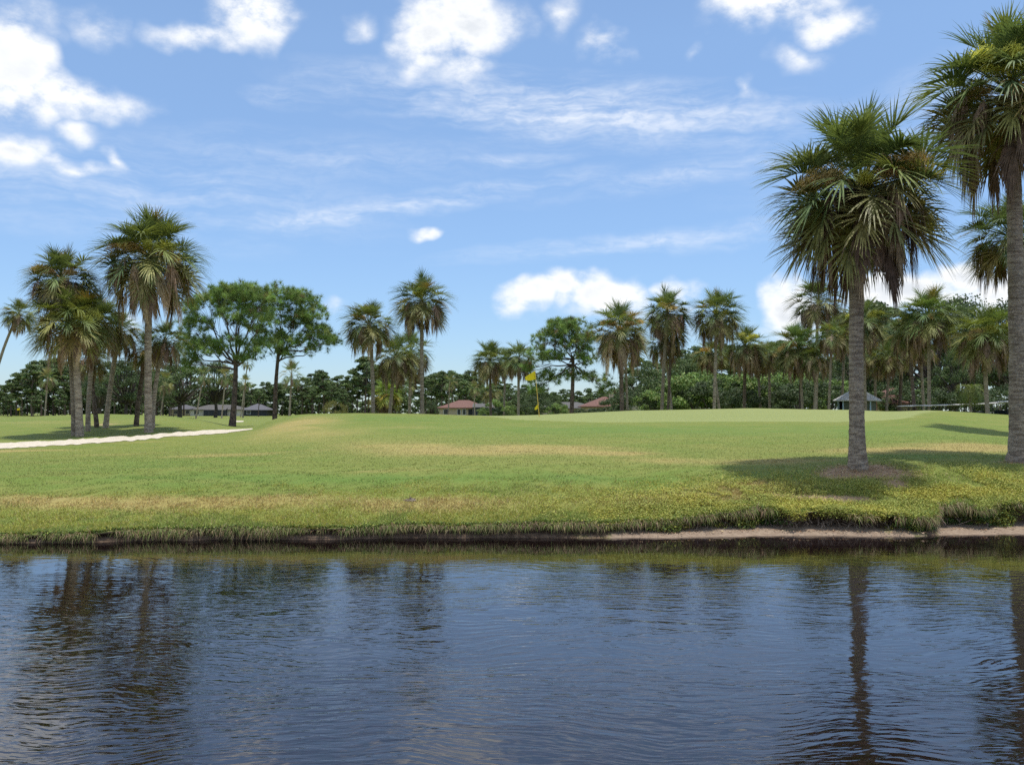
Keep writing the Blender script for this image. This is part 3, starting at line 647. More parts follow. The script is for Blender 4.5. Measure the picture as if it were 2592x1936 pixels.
def spray_mesh(seed):
    """a drooping branched flower spray"""
    rs = np.random.RandomState(seed); mb = MB()
    t = np.linspace(0, 1, 7); ax = np.stack([1.25 * t, 0 * t, .55 * t - .75 * t ** 2.4], -1); mb.tube(ax, np.linspace(.02, .008, 7), 4)
    V = [np.concatenate(mb.v)]; Qs = [np.concatenate(mb.q)]; n0 = mb.n; Ts = [np.concatenate(mb.t)]
    n = 900; u = rs.uniform(.42, 1.0, n); P = np.stack([np.interp(u, t, ax[:, i]) for i in range(3)], -1)
    P = P + rs.normal(size=(n, 3)) * np.array([.10, .14, .10]) * (1.15 - .5 * u)[:, None]; P[:, 2] -= .06 * rs.rand(n)
    D = rs.normal(size=(n, 3)) + np.array([.5, 0, -.5]); D /= np.linalg.norm(D, axis=1)[:, None]; S = np.cross(D, rs.normal(size=(n, 3))); S /= np.linalg.norm(S, axis=1)[:, None]
    l = rs.uniform(.06, .16, n)[:, None]; w = .009
    V.append(np.stack([P - D * l - S * w, P - D * l + S * w, P + D * l], 1).reshape(-1, 3)); Ts.append(np.arange(n * 3).reshape(-1, 3) + n0)
    return np_mesh('flower_spray', np.concatenate(V), [np.concatenate(Qs), np.concatenate(Ts)], FLOWER)
SPRAY = [spray_mesh(k) for k in range(3)]

def trunk_mesh(name, pts, r_base, r_top, mat, sides=12, step=.12, flare=.42, rough=.05, seed=0):
    pts = np.asarray(pts, float); rs = np.random.RandomState(seed)
    # smooth curve through base, middle, top
    if len(pts) == 2: pts = np.array([pts[0], (pts[0] + pts[1]) / 2, pts[1]])
    ln = np.linalg.norm(np.diff(pts, axis=0), axis=1).sum(); n = max(8, int(ln / step)); t = np.linspace(0, 1, n)
    tt = np.concatenate([[0], np.cumsum(np.linalg.norm(np.diff(pts, axis=0), axis=1))]); tt /= tt[-1]
    if len(pts) == 3:
        tm = tt[1]; c = (pts[1] - (1 - tm) ** 2 * pts[0] - tm ** 2 * pts[2]) / (2 * tm * (1 - tm))
        C = ((1 - t) ** 2)[:, None] * pts[0] + (2 * t * (1 - t))[:, None] * c + (t ** 2)[:, None] * pts[2]
    else: C = np.stack([np.interp(t, tt, pts[:, i]) for i in range(3)], -1)
    C[:, 2][0] -= .15
    h = t * ln; r = r_base + (r_top - r_base) * t + r_base * flare * np.exp(-h / .38)
    r = r * (1 + rough * .8 * (fbm(h * 5.0, h * 0 + seed, 3, seed) - .5) * 2)
    a = np.arange(sides) * 2 * math.pi / sides
    hh, aa = np.meshgrid(h, a, indexing='ij')
    rr = r[:, None] * (1 + rough * (fbm(hh * 9.0, aa * 1.6 + 5, 2, seed + 3) - .5) * 2 + rough * .5 * rs.normal(size=hh.shape) * .5)
    V = C[:, None, :] + rr[..., None] * np.stack([np.cos(aa), np.sin(aa), 0 * aa], -1)
    i = np.arange(n - 1)[:, None] * sides; j = np.arange(sides)[None, :]; k = (j + 1) % sides
    Q = np.stack([i + j, i + k, i + sides + k, i + sides + j], -1).reshape(-1, 4)
    V = np.concatenate([V.reshape(-1, 3), C[-1:] + [[0, 0, .05]]]); top = len(V) - 1
    T = np.array([((n - 1) * sides + q, (n - 1) * sides + (q + 1) % sides, top) for q in range(sides)])
    return np_mesh(name, V, [Q, T], mat, True)

LIVEC = [(.150, .202, .070), (.128, .184, .076), (.175, .212, .064), (.155, .205, .088)]
OLDC = [(.235, .232, .078), (.265, .235, .092), (.205, .212, .080)]
DEADC = [(.335, .235, .165), (.265, .175, .128), (.410, .315, .215), (.215, .145, .110)]
GOLD, TAN, YEL = (.70, .53, .24), (.62, .45, .23), (.60, .59, .14)
SMALLCROWN = {}
def crown_joined(k):
    """far palms: the whole crown as one mesh (too small to show its fronds)"""
    if k in SMALLCROWN: return SMALLCROWN[k]
    rs = random.Random(70 + k); mb = MB(); cols = []
    for i in range(30):
        dead = i >= 23
        e = rs.choice(DELS) if dead else ELS[min(7, int((i + .5) / 23 * 8))]
        me = rs.choice(DEAD[e] if dead else LIVE[e]); nv = len(me.vertices); co = np.empty(nv * 3); me.vertices.foreach_get('co', co); co = co.reshape(-1, 3)
        a = i * 2.4 + rs.uniform(-.3, .3); R = np.array([[math.cos(a), -math.sin(a), 0], [math.sin(a), math.cos(a), 0], [0, 0, 1]])
        co = co @ R.T; co[:, 2] -= .45 if dead else 0
        q = [tuple(p.vertices) for p in me.polygons if len(p.vertices) == 4]; t = [tuple(p.vertices) for p in me.polygons if len(p.vertices) == 3]
        mb.add(co, q, t); c = rs.choice(DEADC) if dead else rs.choice(LIVEC + OLDC); cols.append(np.tile([*[x * 1.15 for x in c], 1], (nv, 1)))
    V = np.concatenate(mb.v); me = np_mesh('crown', V, [np.concatenate(mb.q), np.concatenate(mb.t)], BLADE, False, np.concatenate(cols))
    SMALLCROWN[k] = me; return me
NPALM = [0]
def palm(label, base, crown, hw, Y, Yc=None, w=.34, bend=0.0, live=34, dead=13, sprays=(), tint=None, dark=False, group='sabal palms', bpy_=None, seed=None, lowdead=.5, fine=False, tall=1.0, deadtint=1.0):
    """base (px), crown heart (px, py), half width of the crown in px, distance"""
    NPALM[0] += 1; sd = seed if seed is not None else NPALM[0]; rs = random.Random(sd * 31 + 5)
    bx = px2X(base, Y); bz = float(gz(np.array([bx]), np.array([Y]))[0]); B0 = np.array([bx, Y, bz])
    Hh = at(crown[0], crown[1], Yc or Y) - B0
    t = thing('sabal_palm', label, 'palm tree', B0, 0, group)
    s = hw * (Yc or Y) / F / (1.72 if hw > 90 else 1.52)
    mid = Hh * .5 + np.array([bend, 0, 0])
    w = w * (.88 if hw > 200 else .78); dead = int(dead * (1.7 if hw > 90 else 2.0)); live = int(live * (2.15 if hw > 90 else 1.75)); lowdead += .0
    tm = trunk_mesh('trunk', [np.zeros(3), mid, Hh + [0, 0, .1 * s]], w / 2, w * .44, DBARK if dark else PBARK, 28 if fine else 12, .035 if fine else .14, .45 if hw > 200 else .22, .07 if fine else .05, sd)
    obj('trunk', tm, t)
    if Y > 130:
        o = obj('crown', crown_joined(sd % 3), t, Hh, rs.uniform(0, 6.28), (s, s, s * tall)); return t
    az = rs.uniform(0, 6.28)
    for i in range(live):
        u = (i + .5) / live; e = .3 * (86 - 122 * u) + .7 * math.degrees(math.asin(max(-1, 1 - 1.56 * u))) + rs.uniform(-9, 9)
        ek = min(ELS, key=lambda v: abs(v - e)); az += 2.39996 + rs.uniform(-.25, .25)
        k = s * (rs.uniform(.9, 1.08) if i % 3 else rs.uniform(.50, .80)) * (.80 if e > 62 else .88 if e > 42 else 1.0)
        o = obj('frond', rs.choice(LIVE[ek]), t, Hh + np.array([0, 0, (.08 - .22 * u) * s]), az, k * (tall if e > 40 else 1.0), rot=(rs.uniform(-.14, .14), math.radians(ek - e) * .7, az))
        c = rs.choice(LIVEC) if u < .5 else rs.choice(OLDC) if u > .78 else rs.choice(OLDC + LIVEC[:2])
        if rs.random() < .07: c = (.24, .185, .06)
        if tint is not None: c = tuple(x * y for x, y in zip(c, tint))
        o.color = (*c, 1)
    for i in range(dead):
        u = (i + .5) / dead; e = 12 - 46 * u + rs.uniform(-7, 7); ek = min(DELS, key=lambda v: abs(v - e)); az += 2.39996 + rs.uniform(-.35, .35)
        o = obj('dead_frond', rs.choice(DEAD[ek]), t, Hh + np.array([0, 0, -(.12 + .55 * lowdead * u) * s]), az, s * rs.uniform(.92, 1.14), rot=(rs.uniform(-.15, .15), math.radians(ek - e) * .6, az))
        o.color = (*[x * deadtint for x in rs.choice(DEADC)], 1)
    for (a, e, c, k) in sprays:           # azimuth (0 = right, -90 = towards the viewer), tilt, colour, size
        o = obj('flower_spray', rs.choice(SPRAY), t, Hh + np.array([0, 0, -.05 * s]), scale=s * k, rot=(0, math.radians(-e), math.radians(a)))
        o.color = (*c, 1)
    return t

G_NEAR = 'palms on the near bank'; G_LEFT = 'palm clump on the left beyond the bunker'; G_MID = 'palms in the middle behind the mound'; G_ROW = 'row of palms behind the green on the right'; G_FAR = 'far palms among the distant trees'
# near right palms
palm('large thick trunked palm on the near bank standing in a brown bare ring', 2170, (2177, 478), 237, 20.0, w=.36, bend=-.06, live=46, dead=24, group=G_NEAR, fine=True, seed=3, lowdead=.75, tall=1.0, deadtint=.72,
     sprays=[(-100, 14, YEL, .62), (-40, 30, GOLD, .95), (-22, 20, TAN, .95), (-165, 12, GOLD, .95), (-130, -25, (.13, .09, .08), .8), (-60, -25, (.13, .09, .08), .8)])
palm('tallest palm at the right edge with its crown running out of the picture', 2574, (2560, 236), 222, 21.2, w=.40, bend=.03, live=44, dead=22, group=G_NEAR, fine=True, seed=8, lowdead=.8, tall=1.0, deadtint=.7,
     sprays=[(-150, 38, YEL, 1.0), (-115, 40, YEL, .9), (-60, 30, YEL, .9), (150, 10, TAN, .8)])
palm('palm behind the tallest right edge palm, its trunk hidden by that trunk', 2588, (2558, 600), 122, 32.5, w=.36, live=40, dead=18, group=G_NEAR, seed=12, lowdead=.7, deadtint=.85, sprays=[(-60, 10, YEL, .8)])
# left clump
palm('tallest palm of the left clump with a full rounded crown and straight trunk', 377, (380, 652), 142, 36.0, w=.36, bend=-.05, live=42, dead=20, group=G_LEFT, fine=True, seed=21, lowdead=.7, tall=.95, deadtint=1.15,
     sprays=[(-150, 25, TAN, .9), (-120, 22, GOLD, .85), (-35, 25, YEL, .9), (-25, 5, GOLD, .9), (-80, 35, YEL, .7)])
palm('front palm of the left clump, low wide crown with pale yellow sprays', 203, (184, 812), 110, 35.0, w=.34, bend=.04, live=42, dead=18, group=G_LEFT, seed=22, sprays=[(-20, 18, YEL, 1.05), (-35, 8, YEL, 1.0), (-165, 10, TAN, .9), (-140, 25, YEL, .7)], deadtint=1.2, tint=(1.15, 1.1, .95))
palm('upper left palm of the clump with two tan flower sprays', 189, (158, 706), 96, 35.4, w=.27, bend=.10, live=38, dead=16, group=G_LEFT, seed=23, sprays=[(-160, 30, GOLD, 1.0), (-140, 24, TAN, .9), (-35, 22, TAN, .85)])
palm('slim trunked palm right behind the front palm of the left clump', 223, (248, 815), 74, 38.0, w=.24, bend=-.1, live=32, dead=12, group=G_LEFT, seed=24)
palm('palm leaning right from the shaded middle of the left clump', 268, (304, 838), 56, 40.0, w=.28, bend=-.06, live=32, dead=14, group=G_LEFT, seed=25)
palm('dark trunked palm leaning left out of the left clump', 246, (226, 905), 50, 40.5, w=.24, live=26, dead=14, group=G_LEFT, seed=26, dark=True)
palm('dark leaning palm just left of the tallest clump palm', 345, (372, 885), 50, 41.0, w=.26, bend=-.05, live=26, dead=14, group=G_LEFT, seed=27, dark=True)
palm('slim palm leaning right behind the tallest clump palm trunk', 386, (418, 862), 56, 38.5, w=.24, bend=-.12, live=28, dead=14, group=G_LEFT, seed=28)
palm('curved palm leaning in from the left edge of the picture', -28, (48, 796), 42, 68.0, w=.28, bend=-.55, live=32, dead=12, group=G_LEFT, seed=29, sprays=[(-150, 20, YEL, .7)])
# middle
palm('left palm of the middle group with a wide brown skirted crown', 944, (934, 822), 66, 58.0, w=.32, bend=.10, live=38, dead=15, group=G_MID, seed=31, sprays=[(-140, 38, GOLD, .9)])
palm('leaning palm under the crowns of the middle group', 984, (1002, 905), 60, 62.0, w=.32, bend=-.05, live=30, dead=20, group=G_MID, seed=32, deadtint=.8)
palm('low crowned palm tucked behind the tall middle palm', 1036, (1040, 890), 58, 66.0, w=.26, live=28, dead=20, group=G_MID, seed=33, deadtint=.8, lowdead=.9)
palm('tall straight palm standing highest in the middle of the picture', 1070, (1068, 764), 71, 56.0, w=.30, bend=-.03, live=42, dead=14, group=G_MID, seed=34, sprays=[(-95, 55, YEL, .8), (-120, 42, YEL, .7)], deadtint=.9)
palm('short bright yellow green palm low between the middle trunks', 975, (976, 1000), 40, 70.0, w=.4, live=36, dead=14, group=G_MID, seed=35, tint=(1.55, 1.6, .8), deadtint=.6, dark=True)
palm('left palm of the pair left of the yellow flag, dark trunk', 1243, (1240, 912), 49, 92.0, w=.34, live=36, dead=15, group=G_MID, seed=36, dark=True, sprays=[(-140, 35, YEL, .9), (-60, 32, YEL, .9)], deadtint=.9)
palm('pale trunked palm nearest the yellow flag on its left', 1312, (1313, 908), 45, 88.0, w=.34, live=34, dead=15, group=G_MID, seed=37, deadtint=.8)
palm('thin palm between the two palms left of the flag', 1275, (1279, 915), 38, 98.0, w=.28, live=26, dead=14, group=G_MID, seed=38)
palm('small palm half hidden behind the dark trunk left of the flag', 1236, (1242, 992), 27, 120.0, w=.3, live=26, dead=10, group=G_MID, seed=39)
# row behind the green
palm('wide palm with tan sprays at the left end of the row behind the green', 1575, (1570, 838), 76, 62.0, w=.36, live=38, dead=20, group=G_ROW, seed=41, dark=True, lowdead=.8, sprays=[(-150, 30, GOLD, .95), (-30, 30, GOLD, 1.0), (-100, 10, GOLD, .7)], deadtint=1.15)
palm('thin pale palm trunk beside the left end palm of the row', 1590, (1582, 860), 50, 66.0, w=.22, live=18, dead=14, group=G_ROW, seed=42)
palm('tall palm with three trunks at its foot, second crown of the row', 1673, (1690, 790), 62, 70.0, w=.34, bend=-.05, live=38, dead=16, group=G_ROW, seed=43, sprays=[(-130, 30, YEL, .9), (-70, 20, GOLD, .8)])
palm('lower palm under the second tall crown of the row, leaning right trunk', 1703, (1680, 872), 46, 72.0, w=.26, bend=.1, live=24, dead=18, group=G_ROW, seed=44, deadtint=1.1)
palm('reddish brown trunked palm in the trunk cluster under the second tall crown', 1688, (1700, 850), 42, 71.0, w=.28, live=20, dead=18, group=G_ROW, seed=45, dark=True)
palm('full round crowned tall palm, third of the row behind the green', 1806, (1814, 798), 67, 68.0, w=.32, live=42, dead=14, group=G_ROW, seed=46, sprays=[(-110, 25, YEL, .6), (-20, 15, YEL, .7)], deadtint=.7)
palm('slanting pale trunked palm beside the third tall palm of the row', 1825, (1800, 895), 42, 72.0, w=.28, bend=.08, live=24, dead=14, group=G_ROW, seed=47, sprays=[(-150, 25, GOLD, 1.0)])
palm('mid height palm with a bright yellow green top and dark trunk', 1883, (1886, 876), 54, 74.0, w=.36, live=32, dead=22, group=G_ROW, seed=48, dark=True, lowdead=1.0, sprays=[(-120, 45, YEL, 1.1), (-60, 40, YEL, 1.1), (-95, 30, YEL, 1.0)])
palm('narrow palm right of the bright yellow green topped palm', 1948, (1947, 898), 38, 76.0, w=.30, live=28, dead=16, group=G_ROW, seed=49, sprays=[(-150, 5, YEL, .8)])
palm('short grey trunk palm between two palms of the row', 1927, (1918, 905), 40, 79.0, w=.30, live=24, dead=16, group=G_ROW, seed=50)
palm('wide spreading palm with golden sprays on both sides, left of the kiosk', 2034, (2022, 880), 64, 70.0, w=.28, live=38, dead=18, group=G_ROW, seed=51, sprays=[(-160, 5, GOLD, 1.1), (-20, 5, GOLD, 1.1), (-150, 15, GOLD, .9)], tint=(.95, 1.1, 1.05), deadtint=1.1)
palm('black trunked palm behind the golden sprayed palm', 2023, (2030, 890), 48, 76.0, w=.36, live=22, dead=16, group=G_ROW, seed=52, dark=True)
palm('stout grey trunked palm a little left of the kiosk', 2063, (2068, 905), 44, 68.0, w=.36, live=22, dead=16, group=G_ROW, seed=53)
palm('tall slim palm whose crown shows under the big near palm skirt', 2060, (2071, 765), 66, 74.0, w=.32, live=38, dead=15, group=G_ROW, seed=54, deadtint=.9)
palm('pale slender palm just left of the kiosk roof', 2095, (2106, 850), 44, 66.0, w=.26, live=26, dead=14, group=G_ROW, seed=55)
palm('palm rising behind the kiosk, left of the big near trunk', 2128, (2138, 860), 44, 78.0, w=.30, live=26, dead=16, group=G_ROW, seed=56, sprays=[(-130, 20, YEL, .8)])
palm('palm with yellow sprays directly behind the big near trunk', 2192, (2184, 815), 62, 69.0, w=.30, live=36, dead=18, group=G_ROW, seed=57, sprays=[(-160, 25, YEL, 1.0), (-30, 35, YEL, 1.0)])
palm('small palm with pinkish trunk right of the kiosk roof', 2217, (2214, 908), 42, 74.0, w=.30, live=28, dead=14, group=G_ROW, seed=58, sprays=[(-120, 50, YEL, .7)])
palm('leaning low palm right of the kiosk', 2240, (2252, 905), 44, 70.0, w=.28, live=28, dead=14, group=G_ROW, seed=59)
palm('dark double trunked palm between kiosk and golf carts', 2274, (2284, 890), 44, 72.0, w=.34, live=26, dead=16, group=G_ROW, seed=60, dark=True)
palm('dark trunked palm left of the tall feathery palm near the carts', 2318, (2300, 842), 56, 64.0, w=.32, live=30, dead=16, group=G_ROW, seed=61, dark=True)
palm('tall open crowned palm left of the golf cart row', 2352, (2350, 802), 76, 62.0, w=.30, live=44, dead=14, group=G_ROW, seed=62, tint=(1.0, 1.08, .95), sprays=[(-95, 0, GOLD, .6)])
palm('short greyish palm trunk between the two palms at the first carts', 2340, (2330, 880), 42, 67.0, w=.26, live=18, dead=14, group=G_ROW, seed=63)
palm('wide palm with yellow sprays standing before the golf carts', 2502, (2496, 850), 80, 57.0, w=.34, bend=-.1, live=40, dead=16, group=G_ROW, seed=64, sprays=[(-160, 30, YEL, .7), (-95, 30, YEL, .9), (-35, 18, YEL, 1.2), (-150, 5, TAN, 1.0)], tint=(1.1, 1.1, .95))
palm('palm at the right edge half hidden by the tallest trunk', 2620, (2612, 850), 70, 60.0, w=.34, live=34, dead=16, group=G_ROW, seed=65, sprays=[(-165, 15, YEL, 1.0)])
# far palms
for lab, b, c, hw, Y in [
    ('small far palm with golden sprays left of the clump trunks', 113, (121, 958), 24, 165), ('small far palm below the tallest clump palm crown, right of its trunk', 405, (418, 968), 25, 170),
    ('far palm leaning right, left one of the two before the white roofed house', 496, (515, 950), 22, 180), ('far palm before the white roofed house, right one of the two', 561, (571, 953), 24, 175),
    ('tiny tall far palm above the others right of the first pine trunk', 609, (627, 918), 17, 240), ('far palm directly right of the first pine trunk', 615, (621, 970), 19, 190),
    ('golden crowned far palm right of the second pine trunk', 732, (738, 950), 32, 132), ('far thin palm left of the red roofed house', 1034, (1036, 975), 20, 215),
    ('far palm in front of the red roofed house', 1134, (1139, 968), 19, 205), ('far palm by the screened porch of the red roofed house', 1202, (1200, 985), 18, 210)]:
    palm(lab, b, c, hw, float(Y), w=.36, group=G_FAR)

# feather palm
def feather_palm():
    Y = 60.0; bx = px2X(2457, Y); bz = float(gz(np.array([bx]), np.array([Y]))[0]); t = thing('feather_palm', 'small feather leaved palm standing between two golf carts', 'palm tree', (bx, Y, bz))
    H = at(2456, 992, Y) - np.array([bx, Y, bz])
    obj('trunk', trunk_mesh('trunk', [np.zeros(3), H], .10, .08, PBARK, 8, .1, .4, .05, 2), t)
    def feather(el, seed):
        rs = random.Random(seed); a = math.radians(el); p = np.zeros(3); V = []; Q = []; T = []; sp = [p]; an = [a]
        for k in range(12): a -= .13 + .02 * k * math.cos(a); p = p + np.array([math.cos(a), 0, math.sin(a)]) * .1; sp.append(p); an.append(a)
        for i in range(len(sp)): V += [sp[i] + [0, .012, 0], sp[i] - [0, .012, 0]]
        for i in range(len(sp) - 1): Q.append((2 * i, 2 * i + 1, 2 * i + 3, 2 * i + 2))
        for i in range(2, 13):
            for u in (0, .5):
              for s in (-1, 1):
                fw = np.array([math.cos(an[i]), 0, math.sin(an[i])]); nr = np.array([-math.sin(an[i]), 0, math.cos(an[i])])
                d = fw * .7 + np.array([0, s, 0]) + nr * .25 + np.array([0, 0, rs.gauss(0, .1)]); d /= np.linalg.norm(d); l = .42 * math.sin(math.pi * (.12 + .8 * (i - 2 + u) / 11)) + .06
                b0 = sp[i] - fw * .1 * u; n0 = len(V); e = b0 + d * l + [0, 0, -.10]; m = b0 + d * l * .55
                V += [b0 + fw * .012, b0 - fw * .012, m - fw * .02, m + fw * .02, e]; Q.append((n0, n0 + 1, n0 + 2, n0 + 3)); T.append((n0 + 3, n0 + 2, n0 + 4))
        return np_mesh('frond', V, [np.array(Q), np.array(T)], FROND)
    ms = [feather(e, 5 + e) for e in (75, 50, 28, 8)]
    for i in range(20):
        o = obj('frond', ms[min(3, i // 5)], t, H, i * 2.4); o.color = (*[(.12, .17, .045), (.16, .19, .05)][i % 2], 1)
feather_palm()

# ------------------------------------------------------------------ pines, oaks and shrubs
def tufts(C, rng, per, length, width, up=.35):
    n = len(C) * per; P = np.repeat(C, per, 0); D = rng.normal(size=(n, 3)); D[:, 2] += up; D /= np.linalg.norm(D, axis=1)[:, None]
    S = np.cross(D, rng.normal(size=(n, 3))); S /= np.linalg.norm(S, axis=1)[:, None]; l = (length * rng.uniform(.7, 1.2, n))[:, None]
    return np.stack([P - S * width, P + S * width, P + D * l], 1).reshape(-1, 3), np.arange(n * 3).reshape(-1, 3)
def near_pine(label, base_px, Y, fork, lobes, w, seed, nlimb=9, brown=.02):
    rs = np.random.RandomState(seed); bx = px2X(base_px, Y); bz = float(gz(np.array([bx]), np.array([Y]))[0]); B0 = np.array([bx, Y, bz])
    t = thing('pine_tree', label, 'pine tree', B0, 0, 'slash pines near the green')
    fk = at(fork[0], fork[1], Y) - B0; k = Y / F
    cl = []; owner = []
    for li, (px, py, rx, ry, n) in enumerate(lobes):
        c = at(px, py, Y) - B0; ax = rx * k; az = ry * k
        u = rs.normal(size=(n, 3)); u /= np.linalg.norm(u, axis=1)[:, None]; u[:, 2] = np.abs(u[:, 2]) * np.where(rs.rand(n) < .8, 1, -.6)
        r = rs.uniform(.55, 1.0, n) ** .6
        cl.append(c + u * r[:, None] * np.array([ax, min(ax, 2.4), az])); owner += [li] * n
    C = np.concatenate(cl); owner = np.array(owner)
    mb = MB(); mb2 = MB()
    ends = []
    for li, (px, py, rx, ry, n) in enumerate(lobes):
        e = at(px, py + ry * .35, Y) - B0 + np.array([0, rs.uniform(-.6, .6), 0])
        ends.append(e)
        st = fk * rs.uniform(.94, 1.0) if py < fork[1] else fk * rs.uniform(.8, .93)
        q = np.linspace(0, 1, 7)[:, None]; mid = (st + e) / 2 + np.array([0, 0, -.25 if py < fork[1] else .15])
        path = (1 - q) ** 2 * st + 2 * q * (1 - q) * mid + q ** 2 * e
        path[1:-1] += rs.normal(size=(5, 3)) * .09
        mb.tube(path, np.linspace(w * .20, w * .05, 7), 6)
    ends = np.array(ends)
    for c, li in zip(C, owner):
        s0 = ends[li] * rs.uniform(.72, 1.0) + fk * 0; u = rs.uniform(.45, .95); s0 = fk + (ends[li] - fk) * u
        m = (s0 + c) / 2 + rs.normal(size=3) * .1
        mb.tube([s0, m, c], [w * .036, w * .026, w * .016], 4, False)
    obj('trunk', trunk_mesh('trunk', [np.zeros(3), fk * .5 + np.array([rs.uniform(-.1, .1), 0, 0]), fk * 1.02], w / 2, w * .33, PINEB, 12, .15, .35, .07, seed), t)
    obj('limbs', mb.mesh('limbs', PINEB), t)
    sub = np.repeat(C, 8, 0) + np.clip(rs.normal(size=(len(C) * 8, 3)), -1.7, 1.7) * np.array([.24, .24, .16])
    V, T = tufts(sub, rs, 42, .33, .0095, .7)
    n = len(sub); cc = np.where((rs.rand(n) < brown)[:, None], [[.20, .14, .08]], np.where((rs.rand(n) < .45)[:, None], [[.255, .350, .095]], [[.175, .265, .075]]))
    col = np.repeat(rgba(cc, n, rs, .25), 126, 0)
    obj('crown', np_mesh('crown', V, T, BLADE, False, col), t)
near_pine('spreading pine with a long low left limb beside the bunker end', 588, 54.0, (597, 915),
          [(520, 785, 50, 38, 20), (560, 752, 48, 30, 20), (610, 748, 50, 32, 22), (655, 765, 42, 34, 18), (495, 830, 38, 30, 14), (600, 800, 60, 30, 18), (655, 815, 38, 34, 12), (470, 880, 34, 30, 12), (535, 880, 44, 26, 14), (580, 872, 40, 22, 9), (660, 880, 36, 18, 9), (630, 905, 30, 14, 6), (480, 918, 30, 16, 8)], .36, 11)
near_pine('pine with a rounded crown leaning right, right one of the pine pair', 696, 58.0, (706, 888),
          [(712, 752, 46, 30, 20), (755, 770, 46, 32, 20), (790, 800, 36, 34, 16), (700, 800, 40, 34, 14), (745, 820, 48, 28, 14), (800, 845, 34, 24, 12), (833, 865, 24, 20, 9), (707, 868, 28, 28, 14), (770, 865, 36, 18, 8), (660, 850, 28, 26, 9), (795, 890, 26, 12, 5), (715, 895, 22, 12, 5)], .30, 12)
near_pine('bushy pine behind the flag, left of the row of palms', 1443, 66.0, (1450, 905),
          [(1420, 838, 44, 28, 22), (1460, 835, 40, 26, 20), (1395, 862, 36, 26, 16), (1480, 865, 30, 28, 14), (1440, 875, 46, 22, 14), (1360, 900, 26, 26, 12), (1345, 930, 20, 16, 7), (1400, 905, 34, 18, 9), (1490, 910, 34, 24, 12), (1375, 965, 34, 20, 10), (1420, 950, 36, 18, 8), (1500, 960, 44, 18, 10), (1535, 985, 26, 12, 5), (1355, 985, 22, 14, 6)], .34, 13, brown=.06)

def leafcloud(C, R, rng, per, size, col, var=.2, inner=.35):
    """leaf faces over the shells of many clumps"""
    n = len(C) * per; P = np.repeat(C, per, 0); rr = np.repeat(R, per)
    u = rng.normal(size=(n, 3)); u /= np.linalg.norm(u, axis=1)[:, None]; u[:, 2] = np.where(u[:, 2] < -.2, -u[:, 2], u[:, 2])
    P = P + u * (rr * rng.uniform(inner, 1.05, n))[:, None] * np.array([1, 1, .8])
    N = u + rng.normal(size=(n, 3)) * .7; N /= np.linalg.norm(N, axis=1)[:, None]
    A = np.cross(N, rng.normal(size=(n, 3))); A /= np.linalg.norm(A, axis=1)[:, None]; Bv = np.cross(N, A); s = (size * rng.uniform(.6, 1.35, n))[:, None]
    V = np.stack([P - A * s, P + Bv * s * .6, P + A * s, P - Bv * s * .6], 1).reshape(-1, 3)
    tone = np.repeat(np.exp(rng.normal(size=len(C)) * .16), per)[:, None]
    c = rgba(np.asarray(col)[rng.randint(0, len(col), n)] * tone, n, rng, var)
    return V, np.arange(n * 4).reshape(-1, 4), np.repeat(c, 4, 0)
FOLI = colour_material('foliage', .55, .22, .3)
PINEC = [(.100, .148, .050), (.138, .182, .060), (.078, .125, .050)]
OAKC = [(.080, .122, .038), (.108, .148, .046), (.060, .098, .034)]
LGRN = [(.165, .260, .060), (.115, .195, .052), (.215, .275, .070)]
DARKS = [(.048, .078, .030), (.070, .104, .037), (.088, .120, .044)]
def pine_pieces(k):
    """trunk and crown meshes of a 1 unit = 1 m, 15 m tall pine"""
    rs = np.random.RandomState(100 + k); H = 15.0; lean = rs.normal() * .5
    mb = MB(); z = np.linspace(-.3, H * .93, 9); P = np.stack([lean * (z / H) ** 2 + rs.normal(size=9) * .05, rs.normal(size=9) * .05, z], -1); mb.tube(P, np.linspace(.22, .07, 9), 7)
    C = []; R = []; lo = rs.uniform(.28, .5)
    for q in range(rs.randint(30, 42)):
        f = rs.beta(1.6, 1.1); zz = H * (lo + (1 - lo) * f); rad = 3.5 * math.sin(math.pi * min(1, (.18 + .75 * f))) ** .7 * rs.uniform(.35, 1.0); a = rs.uniform(0, 6.28)
        c = np.array([lean * (zz / H) ** 2 + rad * math.cos(a), rad * math.sin(a), zz]); C.append(c); R.append(rs.uniform(.65, 1.25))
        s = np.array([lean * ((zz - rad * .5) / H) ** 2, 0, zz - rad * .5]); mb.tube([s, (s + c) / 2 + [0, 0, -.1], c], [.07, .05, .03], 4, False)
    V, Q, col = leafcloud(np.array(C), np.array(R), rs, 170, .24, PINEC, .22)
    return mb.mesh('trunk', PINEB), np_mesh('crown', V, Q, FOLI, False, col)
